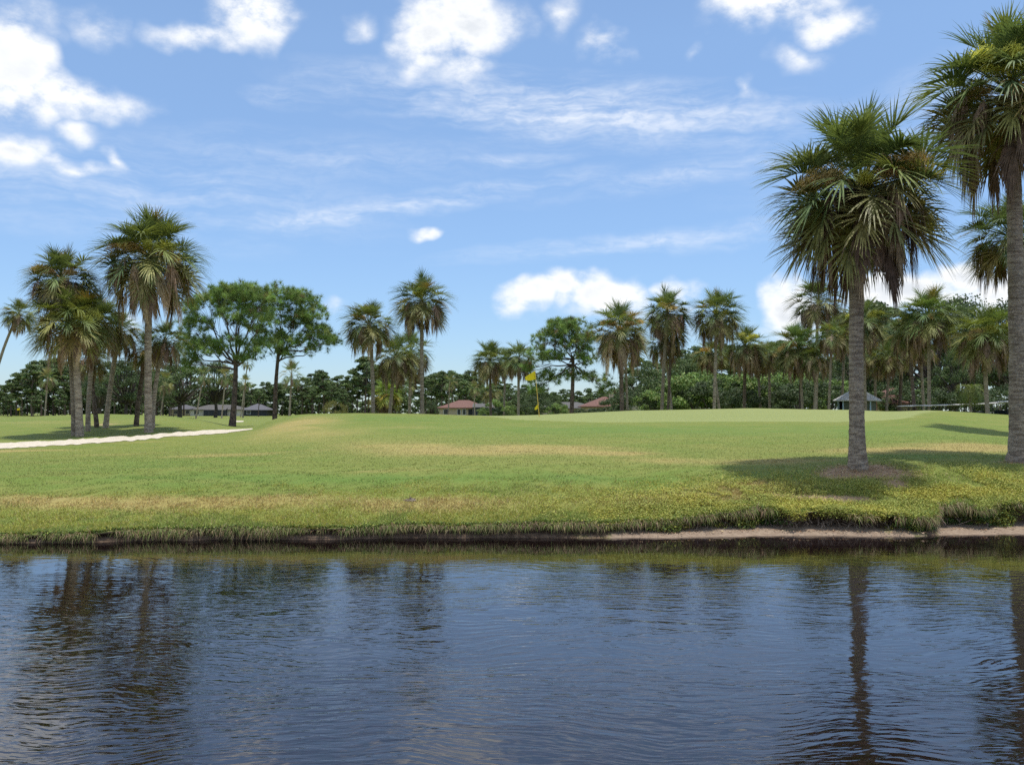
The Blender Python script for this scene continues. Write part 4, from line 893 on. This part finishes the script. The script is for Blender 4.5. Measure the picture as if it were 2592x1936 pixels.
def broad_pieces(k, pal, per=280, size=.10, trunk=True, nl=34, H=9.0, Wd=5.0, low=.12, name='crown', bark=None):
    rs = np.random.RandomState(300 + k); C = []; R = []; mb = MB()
    for q in range(nl):
        u = rs.normal(size=3); u /= np.linalg.norm(u); u[2] = abs(u[2]) if rs.rand() < .75 else -abs(u[2]) * .8
        r = rs.uniform(.45, 1.0) ** .5
        c = np.array([u[0] * Wd * r * .85, u[1] * Wd * r * .8, H * (.52 + .40 * u[2] * r)])
        if c[2] < H * low: c[2] = H * low + rs.rand() * .3
        C.append(c); R.append(rs.uniform(.16, .30) * Wd)
        if trunk: 
            s = np.array([0, 0, H * .25]); mb.tube([s, (s + c) / 2 + rs.normal(size=3) * .3, c], [H * .016, H * .011, H * .004], 5, False)
    V, Q, col = leafcloud(np.array(C), np.array(R), rs, per, size, pal, .22)
    if trunk: mb.tube([(0, 0, -.3), (rs.normal() * .1, 0, H * .15), (0, 0, H * .3)], [H * .035, H * .028, H * .022], 8)
    else:
        for q in range(6): a = rs.uniform(0, 6.28); mb.tube([(0, 0, -.2), (math.cos(a) * Wd * .2, math.sin(a) * Wd * .2, H * .3), (math.cos(a) * Wd * .4, math.sin(a) * Wd * .4, H * .6)], [.05, .035, .02], 5)
    return mb.mesh('trunk' if trunk else 'stem', bark or OAKB), np_mesh(name, V, Q, FOLI, False, col)
def plant(name, label, cat, pieces, px, Y, s, sx=1.0, group=None, rot=None, names=('trunk', 'crown'), top=None, H=None, z=None):
    bx = px2X(px, Y); bz = float(gz(np.array([bx]), np.array([Y]))[0]) if z is None else z
    if top is not None: s = (at(px, top, Y)[2] - bz) / H
    t = thing(name, label, cat, (bx, Y, bz), 0, group); r = rot if rot is not None else (px * 1.7) % 6.28
    for nm, me in zip(names, pieces): obj(nm, me, t, rotz=r, scale=(s * sx, s * sx, s))
    return t
UNITS = ['', 'first', 'second', 'third', 'fourth', 'fifth', 'sixth', 'seventh', 'eighth', 'ninth', 'tenth', 'eleventh', 'twelfth', 'thirteenth', 'fourteenth', 'fifteenth', 'sixteenth', 'seventeenth', 'eighteenth', 'nineteenth']
TENS = [('twenty', 'twentieth'), ('thirty', 'thirtieth'), ('forty', 'fortieth'), ('fifty', 'fiftieth')]
ORD = UNITS[1:] + [(t[1] if not u else t[0] + '-' + UNITS[u]) for t in TENS for u in range(10)]
PINES = [pine_pieces(k) for k in range(6)]
OAKS = [broad_pieces(k, OAKC) for k in range(3)]
DOAKS = [broad_pieces(10 + k, DARKS, 300, .105) for k in range(2)]
SHR = [broad_pieces(20 + k, [DARKS, LGRN, OAKC][k], 270, .060, False, 22, 3.0, 2.2, .1, 'foliage') for k in range(3)]
rg = random.Random(9)
def tree_line(seq, where, group):
    """seq of (px, top py, Y); labelled by order from the left"""
    more = []
    for (px, top, Y), (p2, t2, Y2) in zip(sorted(seq)[:-1], sorted(seq)[1:]):
        more.append(((px + p2) / 2 + rg.uniform(-3, 3), max(top, t2) + rg.uniform(-4, 10), max(Y, Y2) + rg.uniform(8, 25)))
    for i, (px, top, Y) in enumerate(sorted(seq + more)):
        plant('pine_tree', f'distant pine {where}, {ORD[i]} from the left', 'pine tree', PINES[(i * 5 + int(px)) % 6], px, Y, 1, rg.uniform(1.1, 1.5), group, top=top, H=15.4)
tree_line([(-40, 985, 290), (-5, 975, 300), (28, 960, 285), (55, 945, 300), (80, 925, 280), (105, 912, 290), (135, 905, 300), (165, 925, 290), (190, 935, 300), (222, 945, 285), (255, 935, 300), (290, 925, 290),
           (330, 930, 300), (360, 950, 290), (395, 935, 300), (430, 925, 285), (465, 930, 300), (20, 1000, 250), (150, 985, 255), (240, 980, 250), (440, 990, 255), (85, 1000, 245)], 'in the tree line beyond the left mound', 'pines beyond the left mound')
tree_line([(600, 975, 320), (635, 968, 310), (665, 966, 320), (700, 970, 310), (735, 975, 300), (765, 955, 290), (792, 945, 300), (820, 938, 285), (850, 950, 300), (880, 952, 290), (905, 958, 300), (925, 905, 280), (945, 925, 290), (970, 930, 300), (1000, 940, 285), (655, 985, 270), (790, 985, 260), (870, 985, 262), (1010, 960, 270), (835, 975, 280), (560, 985, 310), (525, 980, 315)],
          'in the wood left of the middle palms', 'pines of the middle wood')
tree_line([(1065, 950, 260), (1090, 945, 270), (1118, 940, 255), (1145, 938, 265), (1180, 950, 270), (1192, 938, 250), (1225, 970, 280), (1260, 960, 270), (1295, 970, 275), (1330, 975, 270), (1380, 985, 280), (1420, 985, 275), (1470, 990, 280), (1515, 985, 285), (1555, 985, 280)],
          'behind the red roofed houses', 'pines behind the houses')
tree_line([(1625, 905, 120), (1722, 888, 115), (1755, 900, 118), (2150, 795, 130), (2200, 760, 125), (2228, 775, 128), (1780, 878, 150), (1950, 865, 170), (1850, 870, 165), (1990, 880, 160)], 'behind the row of palms on the right', 'pines behind the right row')
for i, (px, top, Y, sx, d, lab) in enumerate([
    (320, 895, 150, .95, 1, 'dark dense oak behind the tallest palm of the left clump'), (455, 905, 200, 1.2, 0, 'grey green oak left of the first pine, behind the far palms'), (545, 915, 210, 1.0, 0, 'oak behind the first pine trunk'),
    (250, 940, 170, .9, 1, 'dark low oak behind the clump trunks'), (385, 955, 190, 1.0, 0, 'oak seen right of the tallest clump trunk'), (1092, 1012, 190, .8, 1, 'dark small oak at the left end of the red roofed house'),
    (1290, 985, 125, 1.1, 0, 'oak behind the pale trunked palm left of the flag'), (1345, 975, 120, 1.1, 1, 'dark oak right behind the yellow flag'), (1405, 1000, 125, .9, 0, 'oak low behind the bushy pine'),
    (1630, 915, 105, .9, 0, 'oak between the first two tall crowns of the row'), (1735, 900, 100, .85, 0, 'oak between the second and third tall crowns of the row'),
    (2290, 800, 112, .8, 1, 'dark oak behind the palms right of the kiosk'), (2375, 745, 100, .75, 1, 'big dark oak behind the golf carts, left one'), (2470, 740, 104, .8, 1, 'big dark oak behind the golf carts, middle one'), (2570, 738, 98, .8, 1, 'big dark oak behind the golf carts, right one'),
    (2180, 870, 118, .9, 1, 'dark oak directly behind the kiosk'), (2420, 880, 88, .6, 0, 'lower green oak just behind the golf cart roofs'), (2690, 760, 105, .9, 1, 'dark oak at the right edge of the picture'), (2060, 905, 112, .9, 1, 'dark oak behind the golden sprayed palm'), (1960, 900, 108, .8, 0, 'oak behind the narrow palm of the row')]):
    plant('oak_tree', lab, 'oak tree', (DOAKS if d else OAKS)[i % (2 if d else 3)], px, float(Y), 1, sx, 'broad oaks behind the palms', top=top, H=8.9)
seq = [(1610, 985, 84, 0), (1650, 990, 82, 1), (1700, 985, 88, 0), (1740, 960, 86, 1), (1775, 945, 90, 1), (1815, 960, 84, 0), (1850, 955, 86, 1), (1890, 950, 84, 1), (1925, 965, 88, 1), (1965, 970, 82, 0), (2000, 945, 92, 1), (2040, 965, 88, 0), (2085, 970, 90, 0), (2120, 965, 92, 1), (1995, 990, 80, 0), (1665, 960, 95, 2), (1715, 955, 96, 1), (1870, 985, 78, 0), (2250, 975, 96, 2), (2290, 985, 94, 0), (2325, 965, 96, 2), (2440, 985, 78, 0), (2540, 975, 80, 0), (2390, 990, 78, 0), (1565, 1000, 90, 0)]
for i, (px, top, Y, k) in enumerate(sorted(seq)):
    plant('shrub', f'{["dark green", "bright leafy green", "mid green"][k]} tall shrub in the hedge behind the right palms, {ORD[i]} from the left', 'shrub', SHR[k], px, float(Y), 1, 1.0, 'hedge shrubs behind the right palms', names=('stem', 'foliage'), top=top, H=2.9)
seq = [(1228, 1035, 98, 1), (1262, 1030, 100, 0), (1295, 1028, 96, 1), (1335, 1020, 96, 0), (1385, 1018, 96, 0), (1410, 1022, 94, 1), (1475, 1035, 80, 0), (1505, 1035, 82, 0), (1540, 1030, 84, 0), (1255, 1012, 105, 1), (1360, 1005, 102, 0), (1320, 1000, 106, 2)]
for i, (px, top, Y, k) in enumerate(sorted(seq)):
    plant('shrub', f'{["dark green", "bright leafy green", "mid green"][k]} low shrub behind the flag and pine, {ORD[i]} from the left', 'shrub', SHR[k], px, float(Y), 1, 1.0, 'low shrubs behind the flag', names=('stem', 'foliage'), top=top, H=2.9)
YB = broad_pieces(31, [(.20, .20, .05), (.14, .16, .045), (.24, .21, .06)], 170, .07, False, 22, 3.0, 3.2, .1, 'foliage')
plant('shrub', 'rounded yellow green bush on the mound left of the middle palms', 'shrub', YB, 848, 54.0, 1, .62, None, names=('stem', 'foliage'), top=1016, H=2.9)
WB = broad_pieces(32, [(.10, .14, .05), (.62, .58, .46), (.66, .62, .52), (.12, .16, .05)], 120, .05, False, 18, 3.0, 2.6, .1, 'foliage')
plant('flowering_shrub', 'low bush with cream white flowers right of the first row palm', 'shrub', WB, 1605, 66.0, 1, .75, None, names=('stem', 'foliage'), top=1028, H=2.9)
def undergrowth():
    rs = np.random.RandomState(61); n = 1900; px = rs.uniform(-350, 1700, n); Y = rs.uniform(318, 352, n); X = (px - CX) / F * Y
    Hh = 3.5 + 8.0 * fbm(px * .02, px * 0, 3, 7); C = np.stack([X, Y, gz(X, Y) + rs.rand(n) * Hh], -1)
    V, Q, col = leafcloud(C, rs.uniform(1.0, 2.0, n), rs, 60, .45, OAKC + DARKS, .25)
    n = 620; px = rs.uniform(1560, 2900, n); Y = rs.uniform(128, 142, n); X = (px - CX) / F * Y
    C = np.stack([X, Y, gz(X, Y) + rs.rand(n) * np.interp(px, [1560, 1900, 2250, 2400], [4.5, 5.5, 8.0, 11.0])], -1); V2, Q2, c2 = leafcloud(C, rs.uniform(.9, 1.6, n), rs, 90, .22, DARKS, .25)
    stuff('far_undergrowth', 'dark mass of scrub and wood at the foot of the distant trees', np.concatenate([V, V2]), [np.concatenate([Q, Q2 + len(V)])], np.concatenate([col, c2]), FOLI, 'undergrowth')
undergrowth()
# ------------------------------------------------------------------ houses
STUCCO = simple('cream stucco', (.42, .355, .26), .85, .1, .08, 2.0); WHITEW = simple('pale stucco', (.55, .52, .47), .85, .1, .08, 2.0)
ROOFR = simple('red brown roof tiles', (.165, .092, .076), .8, .15, .2, 3.0); ROOFG = simple('grey shingles', (.110, .106, .102), .8, .15, .15, 3.0); ROOFD = simple('dark grey shingles', (.12, .12, .135), .8, .15, .15, 3.0)
GLASS = simple('dark window glass', (.02, .025, .03), .15, .6, .1); SCREEN = simple('dark insect screen', (.035, .04, .05), .6, .2, .1); TRIM = simple('white trim', (.72, .72, .70), .5, .3, .05)
def house(label, px, Y, w, d, hw, hr, wall, roof, wins=(), door=None, lanai=None, rotz=0.0, chim=False):
    bx = px2X(px, Y); bz = float(gz(np.array([bx]), np.array([Y]))[0]); t = thing('house', label, 'house', (bx, Y, bz - .1), rotz)
    obj('wall', MB().box(-w / 2, w / 2, 0, d, 0, hw).mesh('wall', wall), t)
    e = .6; x0, x1, y0, y1 = -w / 2 - e, w / 2 + e, -e, d + e; rid = min(w, d) / 2 + e; z0, z1 = hw + .02, hw + hr
    V = [(x0, y0, z0), (x1, y0, z0), (x1, y1, z0), (x0, y1, z0), (x0 + rid, (y0 + y1) / 2, z1), (x1 - rid, (y0 + y1) / 2, z1), (x0, y0, z0 - .18), (x1, y0, z0 - .18), (x1, y1, z0 - .18), (x0, y1, z0 - .18)]
    r = MB(); r.add(V, [(0, 1, 5, 4), (2, 3, 4, 5), (6, 7, 1, 0), (7, 8, 2, 1), (8, 9, 3, 2), (9, 6, 0, 3), (6, 9, 8, 7)], [(1, 2, 5), (3, 0, 4)])
    ro = obj('roof', r.mesh('roof', roof), t)
    if chim: obj('chimney', MB().box(w * .1, w * .1 + .8, d * .35, d * .35 + .8, hw + hr * .4, hw + hr + .7).mesh('chimney', wall), ro)
    for (x, z, ww, wh) in wins:
        wo = obj('window', MB().box(x - ww / 2 - .08, x + ww / 2 + .08, -.05, .06, z - .08, z + wh + .08).mesh('window', TRIM), t)
        obj('pane', MB().box(x - ww / 2, x + ww / 2, -.07, -.04, z, z + wh).mesh('pane', GLASS), wo)
    if door is not None: obj('door', MB().box(door - .5, door + .5, -.06, .05, 0, 2.1).mesh('door', SCREEN), t)
    if lanai:
        x0, x1, dep, h = lanai; lo = obj('screen_porch', MB().box(x0, x1, -dep, -.02, 0, h).mesh('screen_porch', SCREEN), t)
        n = max(3, int((x1 - x0) / 1.6))
        for k in range(n + 1):
            x = x0 + (x1 - x0) * k / n; obj('post', MB().box(x - .06, x + .06, -dep - .06, -dep + .04, 0, h + .05).mesh('post', ROOFD), lo)
        obj('porch_roof', MB().add([(x0 - .2, -dep - .2, h), (x1 + .2, -dep - .2, h), (x1 + .2, .3, h + .9), (x0 - .2, .3, h + .9), (x0 - .2, -dep - .2, h + .12), (x1 + .2, -dep - .2, h + .12), (x1 + .2, .3, h + 1.02), (x0 - .2, .3, h + 1.02)],
            [(0, 3, 2, 1), (4, 5, 6, 7), (0, 1, 5, 4), (1, 2, 6, 5), (2, 3, 7, 6), (3, 0, 4, 7)]).mesh('porch_roof', ROOFG), lo)
    return t
house('cream house with a red brown hip roof and dark screened porch in the middle distance', 1172, 225.0, 11.5, 9.0, 2.5, 1.9, STUCCO, ROOFR, [(-1.0, .8, .7, 1.3), (.3, .8, .7, 1.3), (-4.2, .9, 1.0, 1.2)], 1.8, (2.6, 7.6, 3.2, 2.5))
house('cream house with a red roof seen between trunks right of the bushy pine', 1535, 175.0, 8.5, 8.0, 2.6, 1.9, STUCCO, ROOFR, [(-2.6, .7, 1.4, 1.4), (-.6, .6, .8, 1.6)], -1.6, None, 0, True)
house('low house with a grey roof partly hidden behind the bushy pine trunk', 1440, 190.0, 12.0, 8.0, 2.3, 1.3, STUCCO, ROOFG, [(-3, .8, 1.2, 1.1), (2.5, .8, 1.2, 1.1)])
house('house with a red roof and cream wall behind the palms right of the kiosk', 2290, 95.0, 5.2, 6.0, 2.5, 1.7, STUCCO, ROOFR, [(-1.2, .9, .9, 1.1)])
house('low house with a pale grey roof and dark porch left of the first pine', 548, 300.0, 17.0, 9.0, 2.2, 1.6, WHITEW, ROOFG, [(5.5, .7, 1.5, 1.2), (-6.5, .7, 1.5, 1.2)], None, (-3.5, 3.5, 2.0, 2.0))
house('low brick coloured house with a dark roof left of the white roofed house', 460, 310.0, 8.0, 8.0, 2.3, 1.6, STUCCO, ROOFD, [(-2, .8, 1.2, 1.1), (2, .8, 1.2, 1.1)])
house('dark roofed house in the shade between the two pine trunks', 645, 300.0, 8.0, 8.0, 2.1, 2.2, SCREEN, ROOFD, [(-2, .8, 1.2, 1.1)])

# ------------------------------------------------------------------ kiosk
def kiosk():
    Y = 71.0; bx = px2X(2170, Y); bz = float(gz(np.array([bx]), np.array([Y]))[0]); t = thing('kiosk', 'small octagonal kiosk with a grey pointed roof behind the big near trunk', 'kiosk', (bx, Y, bz))
    ze = at(2170, 1013, Y)[2] - bz; za = at(2170, 979, Y)[2] - bz; R = 1.78; r = 1.36
    BL = simple('pale blue paint', (.42, .55, .66), .5, .3, .06); RF = simple('weathered grey roof sheet', (.58, .565, .54), .6, .3, .12, 3.0); WD = simple('olive grey boards', (.105, .12, .085), .7, .2, .15); SA = simple('salmon post', (.50, .27, .20), .6, .2, .08); AC = simple('cream metal casing', (.62, .56, .44), .5, .3, .06)
    an = [math.radians(22.5 + 45 * k) for k in range(8)]
    for k in range(8):
        a, b = an[k], an[(k + 1) % 8]; g = .006
        p = [(R * math.cos(a + g), R * math.sin(a + g), ze), (R * math.cos(b - g), R * math.sin(b - g), ze)]
        V = [p[0], p[1], (0, 0, za), (p[0][0], p[0][1], ze - .07), (p[1][0], p[1][1], ze - .07), (0, 0, za - .09)]
        obj('roof_panel', MB().add(V, [(3, 4, 1, 0), (4, 5, 2, 1), (5, 3, 0, 2)], [(0, 1, 2), (5, 4, 3)]).mesh('roof_panel', RF), t)
        x, y = r * math.cos(a), r * math.sin(a)
        obj('post', MB().box(x - .05, x + .05, y - .05, y + .05, 0, ze + .02).mesh('post', SA if k in (7,) else BL), t)
    for k in range(8):
        a, b = an[k], an[(k + 1) % 8]; A = np.array([math.cos(a), math.sin(a)]) * r; Bq = np.array([math.cos(b), math.sin(b)]) * r; d = (Bq - A); L = np.linalg.norm(d); d /= L; n = np.array([d[1], -d[0]])
        def slab(z0, z1, th, name, mat, s0=.06, s1=None, off=0.0):
            s1 = L - .06 if s1 is None else s1; P = [A + d * s0 + n * (off - th / 2), A + d * s1 + n * (off - th / 2), A + d * s1 + n * (off + th / 2), A + d * s0 + n * (off + th / 2)]
            V = [(*q, z0) for q in P] + [(*q, z1) for q in P]
            return obj(name, MB().add(V, [(0, 3, 2, 1), (4, 5, 6, 7), (0, 1, 5, 4), (1, 2, 6, 5), (2, 3, 7, 6), (3, 0, 4, 7)]).mesh(name, mat), t)
        mid = (a + b + (2 * math.pi if b < a else 0)) / 2 % (2 * math.pi)
        front = 3.9 < mid < 5.6
        if front: slab(.05, ze - .06, .05, 'wall_panel', WD)
        else:
            slab(.85, .97, .06, 'rail', BL); slab(.08, .84, .03, 'screen_panel', GLASS)
            if mid < math.pi: slab(.98, ze - .06, .02, 'screen_panel', SCREEN)
    obj('air_conditioner', MB().box(-.62, .10, -r - .28, -r + .2, ze - 1.15, ze - .62).box(-.50, -.02, -r - .30, -r - .27, ze - 1.1, ze - .68).mesh('air_conditioner', AC), t)
    obj('grille', MB().box(-.46, -.06, -r - .32, -r - .305, ze - 1.06, ze - .72).mesh('grille', GLASS), t)
kiosk()

# ------------------------------------------------------------------ golf carts
def cart_parts():
    CAN = simple('white cart canopy', (.72, .70, .68), .45, .35, .05); BODY = simple('pale blue cart body', (.42, .50, .60), .35, .5, .05); BLK = simple('black plastic', (.03, .03, .032), .5, .3, .1); TAN_ = simple('tan seat vinyl', (.38, .30, .22), .55, .3, .08); RUB = simple('tyre rubber', (.025, .025, .025), .8, .2, .1); MET = simple('brushed metal', (.45, .45, .45), .35, .5, .05)
    P = []
    c = MB(); ys = np.linspace(-.85, .85, 7); xs = np.linspace(-.58, .58, 9); V = []
    for side in (0, 1):
        for y in ys:
            for x in xs: V.append((x, y, 1.80 + .05 * (1 - (x / .58) ** 2) + .02 * (1 - (y / .85) ** 2) - (.045 if side else 0)))
    nX = 9; nY = 7; Q = []
    for s in (0, 1):
        o = s * nX * nY
        for j in range(nY - 1):
            for i in range(nX - 1): q = (o + j * nX + i, o + j * nX + i + 1, o + (j + 1) * nX + i + 1, o + (j + 1) * nX + i); Q.append(q if s == 0 else q[::-1])
    for j in range(nY - 1): Q.append((j * nX, (j + 1) * nX, 63 + (j + 1) * nX, 63 + j * nX)); Q.append((j * nX + 8, 63 + j * nX + 8, 63 + (j + 1) * nX + 8, (j + 1) * nX + 8))
    for i in range(nX - 1): Q.append((i, 63 + i, 63 + i + 1, i + 1)); Q.append((54 + i, 54 + i + 1, 117 + i + 1, 117 + i))
    P.append(('roof', c.add(V, Q).mesh('roof', CAN, True)))
    for x in (-.5, .5):
        P.append(('post', MB().tube([(x, -.62, .75), (x, -.45, 1.3), (x * .98, -.40, 1.80)], .02, 6).mesh('post', BLK))); P.append(('post', MB().tube([(x, .5, .7), (x, .62, 1.80)], .022, 6).mesh('post', BLK)))
    b = MB(); prof = [(-1.15, .32), (-1.18, .55), (-1.05, .72), (-.72, .86), (-.60, .80), (-.52, .36), (.10, .33), (.14, .55), (.60, .62), (1.05, .70), (1.15, .60), (1.12, .32)]
    n = len(prof); V = [(x, y, z) for x in (-.58, .58) for y, z in prof]
    P.append(('body', b.add(V, [(i, (i + 1) % n, n + (i + 1) % n, n + i) for i in range(n)], [(0, i + 1, i) for i in range(1, n - 1)] + [(n, n + i, n + i + 1) for i in range(1, n - 1)]).mesh('body', BODY)))
    P.append(('seat', MB().box(-.5, .5, .05, .52, .63, .74).mesh('seat', TAN_))); P.append(('backrest', MB().box(-.5, .5, .53, .62, .78, 1.15).mesh('backrest', TAN_)))
    P.append(('windshield', MB().box(-.47, .47, -.60, -.585, .88, 1.35).mesh('windshield', GLASS)))
    P.append(('steering_wheel', MB().tube([(-.25 + .17 * math.cos(a), -.30 + .08 * math.sin(a), .98 + .14 * math.sin(a)) for a in np.linspace(0, 2 * math.pi, 13)], .014, 5).mesh('steering_wheel', BLK)))
    for x in (-.52, .52):
        for y in (-.80, .78): P.append(('wheel', MB().tube([(x - .09, y, .23), (x + .09, y, .23)], .23, 14).mesh('wheel', RUB)))
        P.append(('headlight', MB().box(x * .75 - .07, x * .75 + .07, -1.195, -1.15, .56, .63).mesh('headlight', TRIM)))
    P.append(('bag_holder', MB().box(-.35, .35, .92, 1.12, .70, 1.05).mesh('bag_holder', BLK)))
    return P
CART = cart_parts()
for i, (px, Y, lab) in enumerate([(2308, 63, 'first golf cart of the row from the left, only its white roof in sight'), (2352, 62.5, 'second golf cart of the row, roof seen behind the two dark palm trunks'), (2393, 62, 'third golf cart of the row from the left'), (2435, 61.6, 'golf cart just left of the small feather palm'),
                        (2477, 61.2, 'golf cart between the feather palm and the wide yellow sprayed palm'), (2520, 60.6, 'golf cart just right of the wide yellow sprayed palm trunk'), (2556, 59.6, 'golf cart with its pale blue front showing beside the tallest right trunk'), (2604, 59.4, 'golf cart at the right edge of the picture')]):
    Y = float(Y); bx = px2X(px, Y); top = at(px, 1029.5, Y)[2]; bz = float(gz(np.array([bx]), np.array([Y]))[0])
    t = thing('golf_cart', lab, 'golf cart', (bx, Y, bz), rg.uniform(-.12, .12) + .1, 'golf carts parked in a row')
    for nm, me in CART: obj(nm, me, t)

# ------------------------------------------------------------------ flagsticks
YELF = None
def flagstick(label, px, py, Y, tilt, s=1.0):
    global YELF
    if YELF is None:
        YELF = {}; m, nt = material('yellow flag cloth'); P = nt.new('ShaderNodeTexCoord').outputs['Object']
        c = nt.mix(nt.ramp(nt.noise(P, 5, 3), .3, .7), (.84, .70, .03), (.88, .76, .05)); b = principled(nt, c, .7, .15)
        tr = nt.new('ShaderNodeBsdfTranslucent'); tr.inputs[0].default_value = (.8, .68, .05, 1); mx = nt.new('ShaderNodeMixShader'); mx.inputs[0].default_value = .4
        nt.l.new(b, mx.inputs[1]); nt.l.new(tr.outputs[0], mx.inputs[2]); finish(nt, mx.outputs[0]); YELF['c'] = m
        YELF['p'] = simple('yellow pole paint', (.62, .42, .08), .4, .4, .1); YELF['k'] = simple('dark flag print', (.16, .11, .03), .8, .1, .1)
    bx = px2X(px, Y); bz = float(gz(np.array([bx]), np.array([Y]))[0]); t = thing('flagstick', label, 'flagstick', (bx, Y, bz))
    t.rotation_euler = (0, math.radians(tilt), 0)
    H = 2.16 * s
    def cloth(z0, z1, w, n=9, droop=.0):
        V = []; Q = []
        for side in (0, 1):
            for i in range(n):
                u = i / (n - 1); top = z1 - (z1 - z0) * (.62 * u) - droop * u; bot = z0 - (z1 - z0) * .12 * math.sin(u * 3) - droop * u
                for k in range(5):
                    v = k / 4; V.append((-.012 - w * u, .035 * math.sin(u * 7 + v) * u ** .5 + .004 * side, bot + (top - bot) * v))
        for i in range(n - 1):
            for k in range(4): a = i * 5 + k; Q.append((a, a + 5, a + 6, a + 1)); b = a + n * 5; Q.append((b, b + 1, b + 6, b + 5))
        return np_mesh('flag', V, np.array(Q), YELF['c'], True)
    obj('pole', MB().tube([(0, 0, -.1), (0, 0, H * .5), (0, 0, H)], [.017, .015, .011], 8).mesh('pole', YELF['p']), t)
    fl = obj('flag', cloth(H - .40 * s, H - .02, .47 * s), t)
    V = [(-.16, -.062, H - .20), (-.21, -.066, H - .165), (-.27, -.066, H - .19), (-.21, -.068, H - .185)]
    obj('flag_mark', np_mesh('flag_mark', [(x * s, y + .004, z) for x, y, z in V] + [(x * s, y - .0, z - .012) for x, y, z in V], [(0, 1, 2, 3)], YELF['k']), fl)
    obj('lower_flag', cloth(.40 * s, .60 * s, .17 * s, 6, .06), t)
    obj('collar', MB().tube([(0, 0, H * .56), (0, 0, H * .575)], .026, 8).mesh('collar', YELF['p']), t)
flagstick('yellow flag on a slim leaning flagstick at the back of the near green', 1365, 1053, 43.0, -5.2)
flagstick('tiny distant yellow flag on the left mound skyline', 50, 1048, 150.0, 0)

# ------------------------------------------------------------------ small things on the bank
def clod(label, px, Y, s, seed, cat='clod', name='earth_clod', mat=None, col=(.20, .165, .13)):
    rs = np.random.RandomState(seed); V = []; Q = []; T = []; n = 10; m = 7
    for i in range(m):
        th = math.pi * .5 * (1 - i / (m - 1)) 
        for k in range(n):
            a = 2 * math.pi * k / n; r = (math.sin(th) * (1 + .35 * rs.normal() * .6)); V.append((s * 1.3 * r * math.cos(a), s * .8 * r * math.sin(a), s * .55 * math.cos(th) * (1 + .25 * rs.normal()) - .01))
    for i in range(m - 1):
        for k in range(n): Q.append((i * n + k, i * n + (k + 1) % n, (i + 1) * n + (k + 1) % n, (i + 1) * n + k))
    bx = px2X(px, Y); o = obj(name, np_mesh(name, V, np.array(Q), mat or simple('clod earth', col, .95, .05, .5, 30.0)), None, (bx, Y, float(gz(np.array([bx]), np.array([Y]))[0]) - .01)); tag(o, label, cat)
clod('grey brown torn clod of earth on the bank above the middle shore', 1040, 18.1, .11, 5)
clod('small pale stone on the beach at the foot of the right bank', 2500, 17.75, .06, 6, 'stone', 'stone', None, (.5, .44, .36))
